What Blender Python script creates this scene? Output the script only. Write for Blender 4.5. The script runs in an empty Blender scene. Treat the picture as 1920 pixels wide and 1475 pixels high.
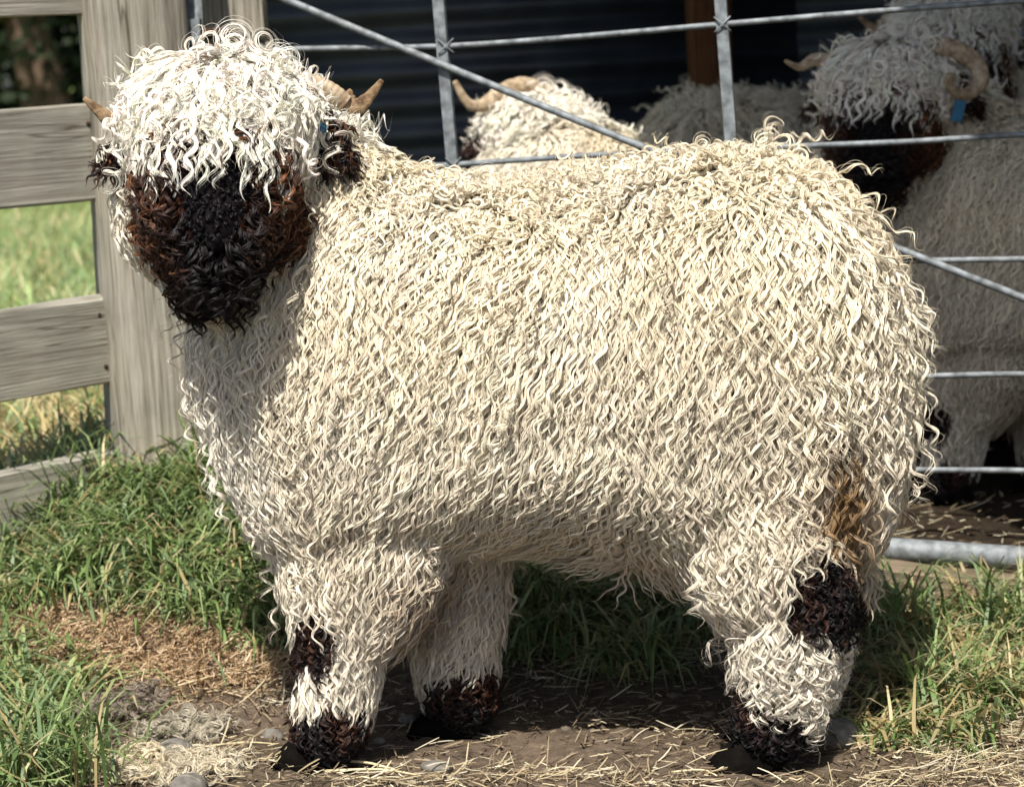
import bpy, bmesh, math, random
import numpy as np
from mathutils import Vector, Matrix
from mathutils.bvhtree import BVHTree

rng = np.random.default_rng(11)
random.seed(5)
sc = bpy.context.scene
C = sc.collection

# ------------------------------------------------------------------ camera
IMW, IMH, FPX = 1920.0, 1475.0, 4533.0
CAM = np.array([0.0, -3.3, 0.9])
PITCH = math.radians(-7.9)
ROLL = math.radians(3.2)
_f = np.array([0, math.cos(PITCH), math.sin(PITCH)])
_u0 = np.array([0, -math.sin(PITCH), math.cos(PITCH)])
_r0 = np.array([1.0, 0, 0])
_r = math.cos(ROLL) * _r0 - math.sin(ROLL) * _u0
_u = math.sin(ROLL) * _r0 + math.cos(ROLL) * _u0
cam = bpy.data.cameras.new('camera')
cam_o = bpy.data.objects.new('camera', cam)
C.objects.link(cam_o)
M = Matrix((( _r[0], _u[0], -_f[0], CAM[0]), (_r[1], _u[1], -_f[1], CAM[1]), (_r[2], _u[2], -_f[2], CAM[2]), (0, 0, 0, 1)))
cam_o.matrix_world = M
cam.sensor_width = 36.0
cam.lens = FPX / IMW * 36.0
cam.clip_end = 500
cam.dof.use_dof = True
cam.dof.focus_distance = 3.08
cam.dof.aperture_fstop = 7.1
sc.camera = cam_o

# ------------------------------------------------------------------ light
SUN = np.array([-0.11, -0.55, 0.83]); SUN = SUN / np.linalg.norm(SUN)
w = bpy.data.worlds.new('World'); sc.world = w; w.use_nodes = True
nt = w.node_tree; bg = nt.nodes['Background']
sky = nt.nodes.new('ShaderNodeTexSky'); sky.sky_type = 'NISHITA'; sky.sun_disc = False; sky.dust_density = 2.0; sky.ozone_density = 0.8
sky.sun_elevation = math.asin(SUN[2]); sky.sun_rotation = math.atan2(SUN[0], SUN[1])
nt.links.new(sky.outputs[0], bg.inputs[0]); bg.inputs[1].default_value = 0.085
sl = bpy.data.lights.new('sun', 'SUN'); sl.energy = 5.0; sl.angle = math.radians(0.5); sl.color = (1.0, 0.94, 0.84)
so = bpy.data.objects.new('sun', sl); C.objects.link(so)
so.rotation_euler = Vector(SUN).to_track_quat('Z', 'Y').to_euler()
so.location = (2, -3, 6)
sc.view_settings.view_transform = 'Standard'; sc.view_settings.look = 'None'
sc.view_settings.exposure = 0.62; sc.view_settings.gamma = 1.0
sc.render.engine = 'CYCLES'
sc.cycles.max_bounces = 6; sc.cycles.diffuse_bounces = 3; sc.cycles.transparent_max_bounces = 8
sc.cycles.caustics_reflective = False; sc.cycles.caustics_refractive = False
sc.cycles_curves.shape = 'RIBBONS'; sc.cycles_curves.subdivisions = 1

# ------------------------------------------------------------------ helpers
def ray(px, py):
    d = _f + (px - IMW / 2) / FPX * _r - (py - IMH / 2) / FPX * _u
    return d
def P(px, py, Y):
    """point of the place seen at photo pixel (px,py) that stands in the vertical plane y=Y"""
    d = ray(px, py); t = (Y - CAM[1]) / d[1]
    return CAM + d * t
def sm(a, b, x):
    t = np.clip((x - a) / (b - a), 0, 1); return t * t * (3 - 2 * t)
def vnoise(p, scale, seed=0):
    """cheap smooth noise from sines, p (N,3) -> (N,) in -1..1"""
    r = np.random.default_rng(seed); q = p * scale; o = np.zeros(len(p))
    for k in range(5):
        d = r.normal(size=3); d /= np.linalg.norm(d); f = 0.7 + 0.45 * k
        o += np.sin(q @ d * f * 6.283 + r.uniform(0, 6.283)) / (1 + 0.35 * k)
    return np.clip(o / 2.2, -1, 1)
def terrain(x, y):
    x = np.asarray(x, float); y = np.asarray(y, float)
    z = -0.04 - 0.03 * np.clip(x, -0.6, 0.6) + (0.09 + 0.155 * sm(0.25, -0.55, x) * (1 - 0.5 * sm(-0.62, -0.92, x))) * sm(0.05, 0.85, y)
    z = z + 0.006 * np.sin(x * 9 + 1.3 * np.sin(y * 7)) * np.cos(y * 11 + 1) + 0.004 * np.sin(x * 23 + y * 17)
    return z
def Gd(px, py):
    d = ray(px, py); t = 1.0
    for _ in range(400):
        p = CAM + d * t
        h = p[2] - terrain(p[0], p[1])
        if h < 0.0005: break
        t += max(0.001, h * 0.6)
    return CAM + d * t

def link(o, parent=None):
    C.objects.link(o)
    if parent is not None: o.parent = parent
    return o
def mesh_obj(name, verts, faces, mat, parent=None, smooth=False, cols=None):
    me = bpy.data.meshes.new(name)
    me.from_pydata([tuple(v) for v in verts], [], [tuple(f) for f in faces])
    if smooth: me.polygons.foreach_set('use_smooth', [True] * len(me.polygons))
    if cols is not None:
        a = me.color_attributes.new('col', 'FLOAT_COLOR', 'POINT')
        c4 = np.ones((len(verts), 4), np.float32); c4[:, :3] = cols
        a.data.foreach_set('color', c4.ravel())
    if mat: me.materials.append(mat)
    return link(bpy.data.objects.new(name, me), parent)
def tag(o, label=None, cat=None, group=None, kind=None):
    for k, v in (('label', label), ('category', cat), ('group', group), ('kind', kind)):
        if v: o[k] = v
    return o
def empty(name, loc, label=None, cat=None, group=None):
    o = bpy.data.objects.new(name, None); C.objects.link(o); o.location = tuple(loc)
    o.empty_display_size = 0.1
    return tag(o, label, cat, group)
def local(o, pts):
    L = np.array(o.location); return np.asarray(pts) - L

# ------------------------------------------------------------------ materials
def new_mat(name):
    m = bpy.data.materials.new(name); m.use_nodes = True
    n = m.node_tree.nodes; return m, n, m.node_tree.links, n['Principled BSDF']
def N(n, t, **kw):
    x = n.new(t)
    for k, v in kw.items(): setattr(x, k, v)
    return x
def ramp(n, stops):
    r = n.new('ShaderNodeValToRGB'); e = r.color_ramp.elements
    while len(e) < len(stops): e.new(0.5)
    for i, (p, c) in enumerate(stops):
        e[i].position = p; e[i].color = (*c, 1)
    return r
def mat_attr(name, rough=0.6, spec=0.2, trans=0.0, sheen=0.0):
    m, n, l, b = new_mat(name)
    a = N(n, 'ShaderNodeAttribute', attribute_name='col')
    l.new(a.outputs['Color'], b.inputs['Base Color'])
    b.inputs['Roughness'].default_value = rough; b.inputs['Specular IOR Level'].default_value = spec
    if sheen: b.inputs['Sheen Weight'].default_value = sheen
    if trans:
        t = n.new('ShaderNodeBsdfTranslucent'); l.new(a.outputs['Color'], t.inputs['Color'])
        mx = n.new('ShaderNodeMixShader'); mx.inputs[0].default_value = trans
        l.new(b.outputs[0], mx.inputs[1]); l.new(t.outputs[0], mx.inputs[2])
        l.new(mx.outputs[0], n['Material Output'].inputs[0])
    return m
def mat_plain(name, col, rough=0.6, spec=0.3, metal=0.0, nscale=0, namp=0.2, bump=0.0, stretch=None, col2=None):
    m, n, l, b = new_mat(name)
    b.inputs['Base Color'].default_value = (*col, 1); b.inputs['Roughness'].default_value = rough
    b.inputs['Specular IOR Level'].default_value = spec; b.inputs['Metallic'].default_value = metal
    if nscale:
        tc = n.new('ShaderNodeTexCoord'); mp = n.new('ShaderNodeMapping')
        if stretch: mp.inputs['Scale'].default_value = stretch
        l.new(tc.outputs['Object'], mp.inputs[0])
        nz = n.new('ShaderNodeTexNoise'); nz.inputs['Scale'].default_value = nscale; nz.inputs['Detail'].default_value = 6
        l.new(mp.outputs[0], nz.inputs[0])
        c2 = col2 or tuple(min(1, c * (1 + namp * 2)) for c in col)
        r = ramp(n, [(0.3, tuple(c * (1 - namp) for c in col)), (0.7, c2)])
        l.new(nz.outputs[0], r.inputs[0]); l.new(r.outputs[0], b.inputs['Base Color'])
        if bump:
            bp = n.new('ShaderNodeBump'); bp.inputs['Strength'].default_value = bump; bp.inputs['Distance'].default_value = 0.004
            l.new(nz.outputs[0], bp.inputs['Height']); l.new(bp.outputs[0], b.inputs['Normal'])
    return m
def mat_timber(name, along, base, dark, knots=True):
    """weathered timber: grain along axis index `along` of the object"""
    m, n, l, b = new_mat(name)
    tc = n.new('ShaderNodeTexCoord'); mp = n.new('ShaderNodeMapping')
    s = [75.0, 75.0, 75.0]; s[along] = 2.2
    mp.inputs['Scale'].default_value = s
    l.new(tc.outputs['Object'], mp.inputs[0])
    nz = n.new('ShaderNodeTexNoise'); nz.inputs['Scale'].default_value = 2.2; nz.inputs['Detail'].default_value = 8; nz.inputs['Roughness'].default_value = 0.62; nz.inputs['Distortion'].default_value = 0.6
    l.new(mp.outputs[0], nz.inputs[0])
    n2 = n.new('ShaderNodeTexNoise'); n2.inputs['Scale'].default_value = 9; n2.inputs['Detail'].default_value = 5
    l.new(tc.outputs['Object'], n2.inputs[0])
    r = ramp(n, [(0.30, tuple(c * 0.6 for c in dark)), (0.37, tuple(c * 1.25 for c in dark)), (0.47, tuple((a + c) / 2 for a, c in zip(dark, base))), (0.62, base), (0.8, tuple(min(1, c * 1.25) for c in base))])
    l.new(nz.outputs[0], r.inputs[0])
    mx = n.new('ShaderNodeMix'); mx.data_type = 'RGBA'; mx.blend_type = 'MULTIPLY'; mx.inputs[0].default_value = 0.7
    r2 = ramp(n, [(0.3, (0.62, 0.62, 0.58)), (0.65, (1.05, 1.03, 0.98))])
    l.new(n2.outputs[0], r2.inputs[0]); l.new(r.outputs[0], mx.inputs['A']); l.new(r2.outputs[0], mx.inputs['B'])
    last = mx.outputs['Result']
    nc = n.new('ShaderNodeTexNoise'); nc.inputs['Scale'].default_value = 1.0; nc.inputs['Detail'].default_value = 3
    mc = n.new('ShaderNodeMapping'); sc3 = [24.0, 24.0, 24.0]; sc3[along] = 1.1; mc.inputs['Scale'].default_value = sc3
    l.new(tc.outputs['Object'], mc.inputs[0]); l.new(mc.outputs[0], nc.inputs[0])
    rc = ramp(n, [(0.0, (1, 1, 1)), (0.405, (1, 1, 1)), (0.42, (0.30, 0.27, 0.23)), (0.435, (1, 1, 1))]); l.new(nc.outputs[0], rc.inputs[0])
    mk0 = n.new('ShaderNodeMix'); mk0.data_type = 'RGBA'; mk0.blend_type = 'MULTIPLY'; mk0.inputs[0].default_value = 0.85
    l.new(last, mk0.inputs['A']); l.new(rc.outputs[0], mk0.inputs['B']); last = mk0.outputs['Result']
    if knots:
        vo = n.new('ShaderNodeTexVoronoi'); vo.inputs['Scale'].default_value = 1.0
        mp3 = n.new('ShaderNodeMapping'); s3 = [11.0, 11.0, 11.0]; s3[along] = 4.5; mp3.inputs['Scale'].default_value = s3
        l.new(tc.outputs['Object'], mp3.inputs[0]); l.new(mp3.outputs[0], vo.inputs[0])
        rk = ramp(n, [(0.05, (0.35, 0.3, 0.25)), (0.16, (1, 1, 1))]); l.new(vo.outputs['Distance'], rk.inputs[0])
        mk = n.new('ShaderNodeMix'); mk.data_type = 'RGBA'; mk.blend_type = 'MULTIPLY'; mk.inputs[0].default_value = 0.8
        l.new(last, mk.inputs['A']); l.new(rk.outputs[0], mk.inputs['B']); last = mk.outputs['Result']
    l.new(last, b.inputs['Base Color'])
    nz.inputs['Distortion'].default_value = 0.25
    bp = n.new('ShaderNodeBump'); bp.inputs['Strength'].default_value = 0.6; bp.inputs['Distance'].default_value = 0.004
    l.new(nz.outputs[0], bp.inputs['Height']); l.new(bp.outputs[0], b.inputs['Normal'])
    b.inputs['Roughness'].default_value = 0.85; b.inputs['Specular IOR Level'].default_value = 0.15
    return m

M_WOOL = mat_attr('wool', 0.5, 0.3, 0.12)
M_SKIN = mat_attr('skin_wool', 0.9, 0.05)
M_GRASS = mat_attr('grass_blade', 0.45, 0.35, 0.35)
M_STRAW = mat_attr('straw_blade', 0.55, 0.3, 0.2)
M_GALV = mat_plain('galvanised_steel', (0.15, 0.167, 0.18), 0.7, 0.35, 0.3, 60, 0.4, 0.1)
M_HORN = mat_plain('horn', (0.34, 0.24, 0.145), 0.65, 0.3, 0, 70, 0.45, 0.6, (1, 1, 1), (0.50, 0.40, 0.28))
M_HORNTIP = mat_plain('horn_tip', (0.17, 0.10, 0.055), 0.75, 0.2, 0, 85, 0.55, 0.9, (1, 1, 1), (0.36, 0.25, 0.15))
M_HOOF = mat_plain('hoof', (0.005, 0.0045, 0.004), 0.9, 0.0, 0, 60, 0.3, 0.2)
M_BLACK = mat_plain('black_skin', (0.007, 0.0065, 0.007), 0.6, 0.12, 0, 120, 0.3, 0.3)
M_EYE = mat_plain('eye', (0.01, 0.008, 0.006), 0.08, 0.6)
M_TAG = mat_plain('blue_tag', (0.015, 0.10, 0.20), 0.4, 0.4, 0, 30, 0.15)
M_STONE = mat_plain('stone', (0.13, 0.122, 0.108), 0.9, 0.15, 0, 45, 0.4, 0.8)
M_POST = mat_timber('post_timber', 2, (0.36, 0.345, 0.305), (0.165, 0.147, 0.12))
M_RAIL = mat_timber('rail_timber', 0, (0.38, 0.37, 0.33), (0.20, 0.185, 0.16))
M_SLEEPER = mat_timber('sleeper_timber', 0, (0.28, 0.22, 0.16), (0.10, 0.08, 0.06), False)
M_BROWNPOST = mat_timber('stained_timber', 2, (0.16, 0.07, 0.03), (0.05, 0.022, 0.012), False)
M_IRON = mat_plain('painted_iron', (0.022, 0.028, 0.036), 0.45, 0.4, 0, 8, 0.3)
M_RUST = mat_plain('rusty_steel', (0.045, 0.024, 0.017), 0.8, 0.2, 0, 40, 0.4, 0.3)

# ------------------------------------------------------------------ ground
def build_ground():
    xs = np.concatenate([-np.geomspace(1.8, 160, 26)[::-1], np.linspace(-1.75, 1.75, 141), np.geomspace(1.8, 160, 26)])
    ys = np.concatenate([-np.geomspace(0.8, 9, 12)[::-1], np.linspace(-0.75, 2.2, 119), np.geomspace(2.25, 300, 40)])
    X, Y = np.meshgrid(xs, ys); Z = terrain(X, Y)
    nearm = np.exp(-((X / 1.6) ** 2 + ((Y - 0.2) / 1.3) ** 2))
    Z = Z + nearm * 0.004 * rng.normal(size=X.shape)
    v = np.stack([X, Y, Z], -1).reshape(-1, 3); nx = len(xs)
    f = [(j * nx + i, j * nx + i + 1, (j + 1) * nx + i + 1, (j + 1) * nx + i) for j in range(len(ys) - 1) for i in range(nx - 1)]
    m, n, l, b = new_mat('ground_soil')
    tc = n.new('ShaderNodeTexCoord'); geo = n.new('ShaderNodeNewGeometry')
    a = N(n, 'ShaderNodeAttribute', attribute_name='col')
    nz = n.new('ShaderNodeTexNoise'); nz.inputs['Scale'].default_value = 38; nz.inputs['Detail'].default_value = 9; nz.inputs['Roughness'].default_value = 0.7
    l.new(tc.outputs['Object'], nz.inputs[0])
    n3 = n.new('ShaderNodeTexNoise'); n3.inputs['Scale'].default_value = 2.2; n3.inputs['Detail'].default_value = 7
    l.new(tc.outputs['Object'], n3.inputs[0])
    r = ramp(n, [(0.3, (0.55, 0.55, 0.55)), (0.7, (1.5, 1.5, 1.5))])
    l.new(nz.outputs[0], r.inputs[0])
    r3 = ramp(n, [(0.3, (0.7, 0.72, 0.6)), (0.7, (1.3, 1.25, 1.2))]); l.new(n3.outputs[0], r3.inputs[0])
    mx = n.new('ShaderNodeMix'); mx.data_type = 'RGBA'; mx.blend_type = 'MULTIPLY'; mx.inputs[0].default_value = 1
    l.new(a.outputs['Color'], mx.inputs['A']); l.new(r.outputs[0], mx.inputs['B'])
    mx2 = n.new('ShaderNodeMix'); mx2.data_type = 'RGBA'; mx2.blend_type = 'MULTIPLY'; mx2.inputs[0].default_value = 1
    l.new(mx.outputs['Result'], mx2.inputs['A']); l.new(r3.outputs[0], mx2.inputs['B'])
    l.new(mx2.outputs['Result'], b.inputs['Base Color'])
    bp = n.new('ShaderNodeBump'); bp.inputs['Strength'].default_value = 0.9; bp.inputs['Distance'].default_value = 0.012
    l.new(nz.outputs[0], bp.inputs['Height']); l.new(bp.outputs[0], b.inputs['Normal'])
    b.inputs['Roughness'].default_value = 0.95; b.inputs['Specular IOR Level'].default_value = 0.1
    soil = np.array([0.105, 0.082, 0.064]); turf = np.array([0.13, 0.17, 0.055])
    far = sm(1.6, 3.2, v[:, 1]) * sm(-0.55, -0.9, v[:, 0] + 0.25 * (v[:, 1] - 1)) + sm(-2, -3, v[:, 0]) + sm(6, 9, v[:, 0]) + sm(6, 12, v[:, 1])
    far = np.maximum(far, sm(0.0, 0.35, v[:, 1] - (0.93 + (v[:, 0] + 0.62) * 1.13)) * sm(-0.60, -0.78, v[:, 0]))
    far = np.clip(far, 0, 1)[:, None]
    cols = soil * (1 - far) + turf * far
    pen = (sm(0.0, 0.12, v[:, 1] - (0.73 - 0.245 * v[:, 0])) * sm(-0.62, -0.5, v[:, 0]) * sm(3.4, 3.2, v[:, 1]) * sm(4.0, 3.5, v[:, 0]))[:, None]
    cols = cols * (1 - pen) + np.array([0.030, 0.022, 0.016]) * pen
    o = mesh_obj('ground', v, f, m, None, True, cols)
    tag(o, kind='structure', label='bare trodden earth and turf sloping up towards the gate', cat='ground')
build_ground()

# ------------------------------------------------------------------ sheep
def loft_sections(secs, nseg=28, sq=(1, 1)):
    """secs: list of (center(3), axis_a(3)*ra, axis_b(3)*rb) -> closed tube mesh"""
    v, f = [], []
    for c, a, b in secs:
        for k in range(nseg):
            t = 2 * math.pi * k / nseg
            ct, st = math.cos(t), math.sin(t)
            v.append(np.asarray(c) + np.asarray(a) * math.copysign(abs(ct) ** sq[0], ct) + np.asarray(b) * math.copysign(abs(st) ** sq[1], st))
    m = len(secs)
    for i in range(m - 1):
        for k in range(nseg):
            k2 = (k + 1) % nseg
            f.append((i * nseg + k, i * nseg + k2, (i + 1) * nseg + k2, (i + 1) * nseg + k))
    f.append(tuple(range(nseg))[::-1]); f.append(tuple((m - 1) * nseg + k for k in range(nseg)))
    return v, f
def tube_path(pts, rads, nseg=16, flat=1.0):
    """capsule-like tube along a polyline; rads may be (ra, rb) pairs"""
    pts = [np.asarray(p, float) for p in pts]; secs = []
    ref = np.array([0, 1.0, 0])
    for i, p in enumerate(pts):
        t = pts[min(i + 1, len(pts) - 1)] - pts[max(i - 1, 0)]; t /= np.linalg.norm(t)
        a = np.cross(t, ref)
        if np.linalg.norm(a) < 1e-3: a = np.cross(t, [1, 0, 0])
        a /= np.linalg.norm(a); b = np.cross(t, a)
        r = rads[i]; ra, rb = r if isinstance(r, tuple) else (r, r)
        secs.append((p, a * ra, b * rb))
    return loft_sections(secs, nseg)
def ellipsoid(c, r, nu=20, nv=14):
    v, f = [], []
    c = np.asarray(c)
    for j in range(nv + 1):
        th = math.pi * (j + 0.02 if j == 0 else (j - 0.02 if j == nv else j)) / nv
        for i in range(nu):
            ph = 2 * math.pi * i / nu
            v.append(c + np.array([r[0] * math.sin(th) * math.cos(ph), r[1] * math.sin(th) * math.sin(ph), r[2] * math.cos(th)]))
    for j in range(nv):
        for i in range(nu):
            i2 = (i + 1) % nu
            f.append((j * nu + i, (j + 1) * nu + i, (j + 1) * nu + i2, j * nu + i2))
    f.append(tuple(range(nu))); f.append(tuple(nv * nu + k for k in range(nu))[::-1])
    return v, f

torso_px = [  # x, top y, bottom y, half width in metres, y of the section's centre line
    (388, 600, 690, 0.085, 0.0), (412, 560, 770, 0.13, 0.0), (458, 500, 870, 0.175, 0.0), (522, 430, 990, 0.205, 0.0), (600, 372, 1062, 0.22, 0.0),
    (700, 338, 1055, 0.228, 0.0), (800, 345, 1000, 0.232, 0.0), (900, 358, 972, 0.24, -0.005), (1000, 358, 965, 0.245, -0.01), (1100, 342, 970, 0.245, -0.01),
    (1200, 316, 990, 0.245, -0.015), (1300, 302, 1040, 0.245, -0.02), (1400, 306, 1050, 0.24, -0.02), (1480, 320, 1050, 0.23, -0.025),
    (1535, 352, 1040, 0.21, -0.03), (1585, 400, 1015, 0.18, -0.03), (1625, 470, 970, 0.14, -0.03), (1652, 550, 890, 0.09, -0.03), (1665, 640, 800, 0.04, -0.03)]
secs = []
for x, yt, yb, hw, yc in torso_px:
    t = P(x, yt, yc); b = P(x, yb, yc); c = (t + b) / 2
    secs.append((c, np.array([0, hw, 0]), (t - b) / 2))
SQ = (0.72, 0.86)
# front near foot, front far foot, hind near foot, hind far foot on the ground
FN, FF, HN, HF = Gd(598, 1436), Gd(852, 1378), Gd(1425, 1440), Gd(1455, 1388)
def legpath(foot, pts):
    """pts: (px, py) joints above the foot, standing in the foot's plane"""
    return [P(px, py, Y) for px, py, Y in pts] + [foot + np.array([0, 0, 0.02])]
fn = legpath(FN, [(700, 820, -0.08), (690, 1000, FN[1] + 0.025), (668, 1110, FN[1] + 0.01), (640, 1200, FN[1]), (632, 1300, FN[1]), (615, 1370, FN[1]), (600, 1405, FN[1])])
ff = legpath(FF, [(840, 860, 0.09), (850, 1000, FF[1] + 0.02), (855, 1100, FF[1] + 0.02), (855, 1200, FF[1]), (855, 1270, FF[1]), (865, 1320, FF[1]), (860, 1350, FF[1])])
hn = legpath(HN, [(1450, 820, -0.11), (1400, 960, HN[1] + 0.04), (1440, 1060, HN[1] + 0.02), (1512, 1128, HN[1] + 0.01), (1480, 1210, HN[1]), (1465, 1310, HN[1]), (1440, 1380, HN[1])])
hf = legpath(HF, [(1500, 820, 0.08), (1450, 960, HF[1] + 0.02), (1475, 1060, HF[1] + 0.02), (1535, 1120, HF[1]), (1500, 1200, HF[1]), (1478, 1280, HF[1]), (1462, 1340, HF[1])])
legr = [0.085, 0.075, 0.066, 0.055, 0.05, 0.046, 0.038, 0.027]
legn = [(0.11, 0.08), (0.105, 0.085), (0.088, 0.075), (0.058, 0.055), (0.054, 0.052), (0.052, 0.050), 0.044, 0.030]
legh = [0.11, 0.105, 0.090, 0.062, 0.058, 0.055, 0.042, 0.028]
pieces = [loft_sections(secs, 40, SQ),
          tube_path([P(430, 300, -0.080), P(520, 400, -0.010), P(620, 520, -0.03), P(740, 660, 0.0)], [0.10, 0.14, 0.185, 0.215]),
          tube_path(fn, [(0.11, 0.075), (0.108, 0.078), (0.092, 0.066), (0.052, 0.046), (0.048, 0.044), (0.045, 0.043), (0.040, 0.038), 0.028]), tube_path(ff, legr),
          tube_path(hn, legn), tube_path(hf, legh),
          ellipsoid(P(415, 240, -0.145), (0.112, 0.095, 0.08)),             # skull and crown
          ellipsoid(P(405, 330, -0.210), (0.085, 0.085, 0.085)),
          tube_path([P(405, 320, -0.210), P(402, 390, -0.265), P(400, 445, -0.285), P(400, 468, -0.280)], [0.085, 0.066, 0.056, 0.04]),
          ellipsoid(P(412, 430, -0.180), (0.088, 0.062, 0.066)),              # jaw
          ellipsoid(P(310, 375, -0.080), (0.055, 0.07, 0.06)), ellipsoid(P(560, 400, -0.070), (0.06, 0.07, 0.10)),
          tube_path([P(1605, 470, -0.03), P(1640, 640, -0.05), P(1640, 800, -0.05), P(1632, 920, -0.05)], [0.03, 0.042, 0.042, 0.02]),  # tail
          ]
def remesh_union(pieces, voxel, smooth_it):
    v, f = [], []
    for pv, pf in pieces:
        k = len(v); v += [tuple(p) for p in pv]; f += [tuple(i + k for i in q) for q in pf]
    me = bpy.data.meshes.new('raw'); me.from_pydata(v, [], f)
    bm = bmesh.new(); bm.from_mesh(me); bmesh.ops.recalc_face_normals(bm, faces=bm.faces); bm.to_mesh(me); bm.free()
    o = bpy.data.objects.new('raw', me); C.objects.link(o)
    md = o.modifiers.new('r', 'REMESH'); md.mode = 'VOXEL'; md.voxel_size = voxel
    s = o.modifiers.new('s', 'SMOOTH'); s.iterations = smooth_it; s.factor = 0.5
    dg = bpy.context.evaluated_depsgraph_get()
    out = bpy.data.meshes.new_from_object(o.evaluated_get(dg))
    bpy.data.objects.remove(o); bpy.data.meshes.remove(me)
    return out
BODY = remesh_union(pieces, 0.011, 26)
nv = len(BODY.vertices)
bv = np.empty(nv * 3); BODY.vertices.foreach_get('co', bv); bv = bv.reshape(-1, 3)
BODY.calc_loop_triangles()
tri = np.empty(len(BODY.loop_triangles) * 3, np.int32); BODY.loop_triangles.foreach_get('vertices', tri); tri = tri.reshape(-1, 3)
vn = np.zeros_like(bv)
fnm = np.cross(bv[tri[:, 1]] - bv[tri[:, 0]], bv[tri[:, 2]] - bv[tri[:, 0]])
for k in range(3): np.add.at(vn, tri[:, k], fnm)
vn /= np.linalg.norm(vn, axis=1)[:, None] + 1e-9
BVH = BVHTree.FromPolygons([tuple(p) for p in bv], [tuple(t) for t in tri])
area = np.linalg.norm(fnm, axis=1) / 2

# --- where the wool is what colour and kind (places on the animal's body)
HEADC = P(410, 320, -0.190)
MUZ = P(402, 400, -0.270)
CROWN = P(440, 150, -0.110)
def px_of(p):
    """picture position of body points, used only to read the animal's own proportions off the photograph"""
    q = p - CAM; d = q @ _f
    return IMW / 2 + FPX * (q @ _r) / d, IMH / 2 - FPX * (q @ _u) / d
def regions(p):
    x, y = px_of(p)
    jit = 22 * vnoise(p, 9, 3) + 10 * vnoise(p, 22, 4)
    head = (p[:, 1] < -0.04) & (x < 660) & (y < 600) & (np.linalg.norm(p - HEADC, axis=1) < 0.24)
    fx, fy = (x - 405) / 128, (y - 354) / 122
    face = head & (np.abs(fx) ** 3 + np.abs(fy) ** 3 + jit / 160 < 1) & (y > 236 + jit * 0.5 + 0.0016 * (x - 400) ** 2 * 0) & (p[:, 1] < -0.11)
    muz = head & (((x - 400) / 62) ** 2 + ((y - 368) / 98) ** 2 + jit / 300 < 1) & (p[:, 1] < -0.19)
    face = face | (head & ~muz & (p[:, 1] < -0.205) & (y > 330) & (y < 505) & (np.abs(x - 395) < 75))
    fore = head & ~face & (y < 250) & ~muz
    leg = p[:, 2] < 0.30
    nearf = leg & (np.abs(p[:, 1] - FN[1]) < 0.09) & (x < 790); nearh = leg & (x > 1280) & (p[:, 1] < (HN[1] + HF[1]) / 2 + 0.03)
    farf = leg & (x > 745) & (x < 1000); farh = leg & (x > 1280) & ~nearh
    j = jit * 0.9
    dark = (nearf & (y > 1318 + j)) | (nearf & (((x - 588) / 44) ** 2 + ((y - 1188) / 56) ** 2 < 1 + jit / 60)) | (farf & (y > 1262 - (x - 850) * 0.35 + j)) \
        | (nearh & (y > 1292 + np.clip(x - 1400, -60, 120) * 0.5 + j)) | ((nearh | farh) & (((x - 1552) / 74) ** 2 + ((y - 1098) / 80) ** 2 < 1 + jit / 120)) | (farh & (y > 1330 + j))
    lower = ((nearf & (y > 1170)) | (farf & (y > 1120)) | ((nearh | farh) & (y > 1150)))
    return x, y, head, face, muz, fore, dark, lower

def sample_roots(cell):
    n = int(area.sum() / (cell * cell) * 3.2)
    fi = rng.choice(len(tri), n, p=area / area.sum())
    u = rng.random((n, 2)); s = u.sum(1) > 1; u[s] = 1 - u[s]
    a, b, c = (bv[tri[fi, k]] for k in range(3)); na, nb, nc = (vn[tri[fi, k]] for k in range(3))
    p = a + u[:, :1] * (b - a) + u[:, 1:] * (c - a)
    nn = na + u[:, :1] * (nb - na) + u[:, 1:] * (nc - na); nn /= np.linalg.norm(nn, axis=1)[:, None]
    key = np.floor(p / cell).astype(np.int64); h = key[:, 0] * 73856093 ^ key[:, 1] * 19349663 ^ key[:, 2] * 83492791
    _, idx = np.unique(h, return_index=True)
    return p[idx], nn[idx]

def unit(v): return v / (np.linalg.norm(v, axis=-1, keepdims=True) + 1e-9)
def catmull(S, n):
    """(N,K,D) stations -> (N,n,D)"""
    K = S.shape[1]; t = np.linspace(0, K - 1, n); i = np.minimum(t.astype(int), K - 2); f = (t - i)[None, :, None]
    g = lambda k: S[:, np.clip(k, 0, K - 1)]
    p0, p1, p2, p3 = g(i - 1), g(i), g(i + 1), g(i + 2)
    return 0.5 * (2 * p1 + (p2 - p0) * f + (2 * p0 - 5 * p1 + 4 * p2 - p3) * f ** 2 + (3 * p1 - p0 - 3 * p2 + p3) * f ** 3)

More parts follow.
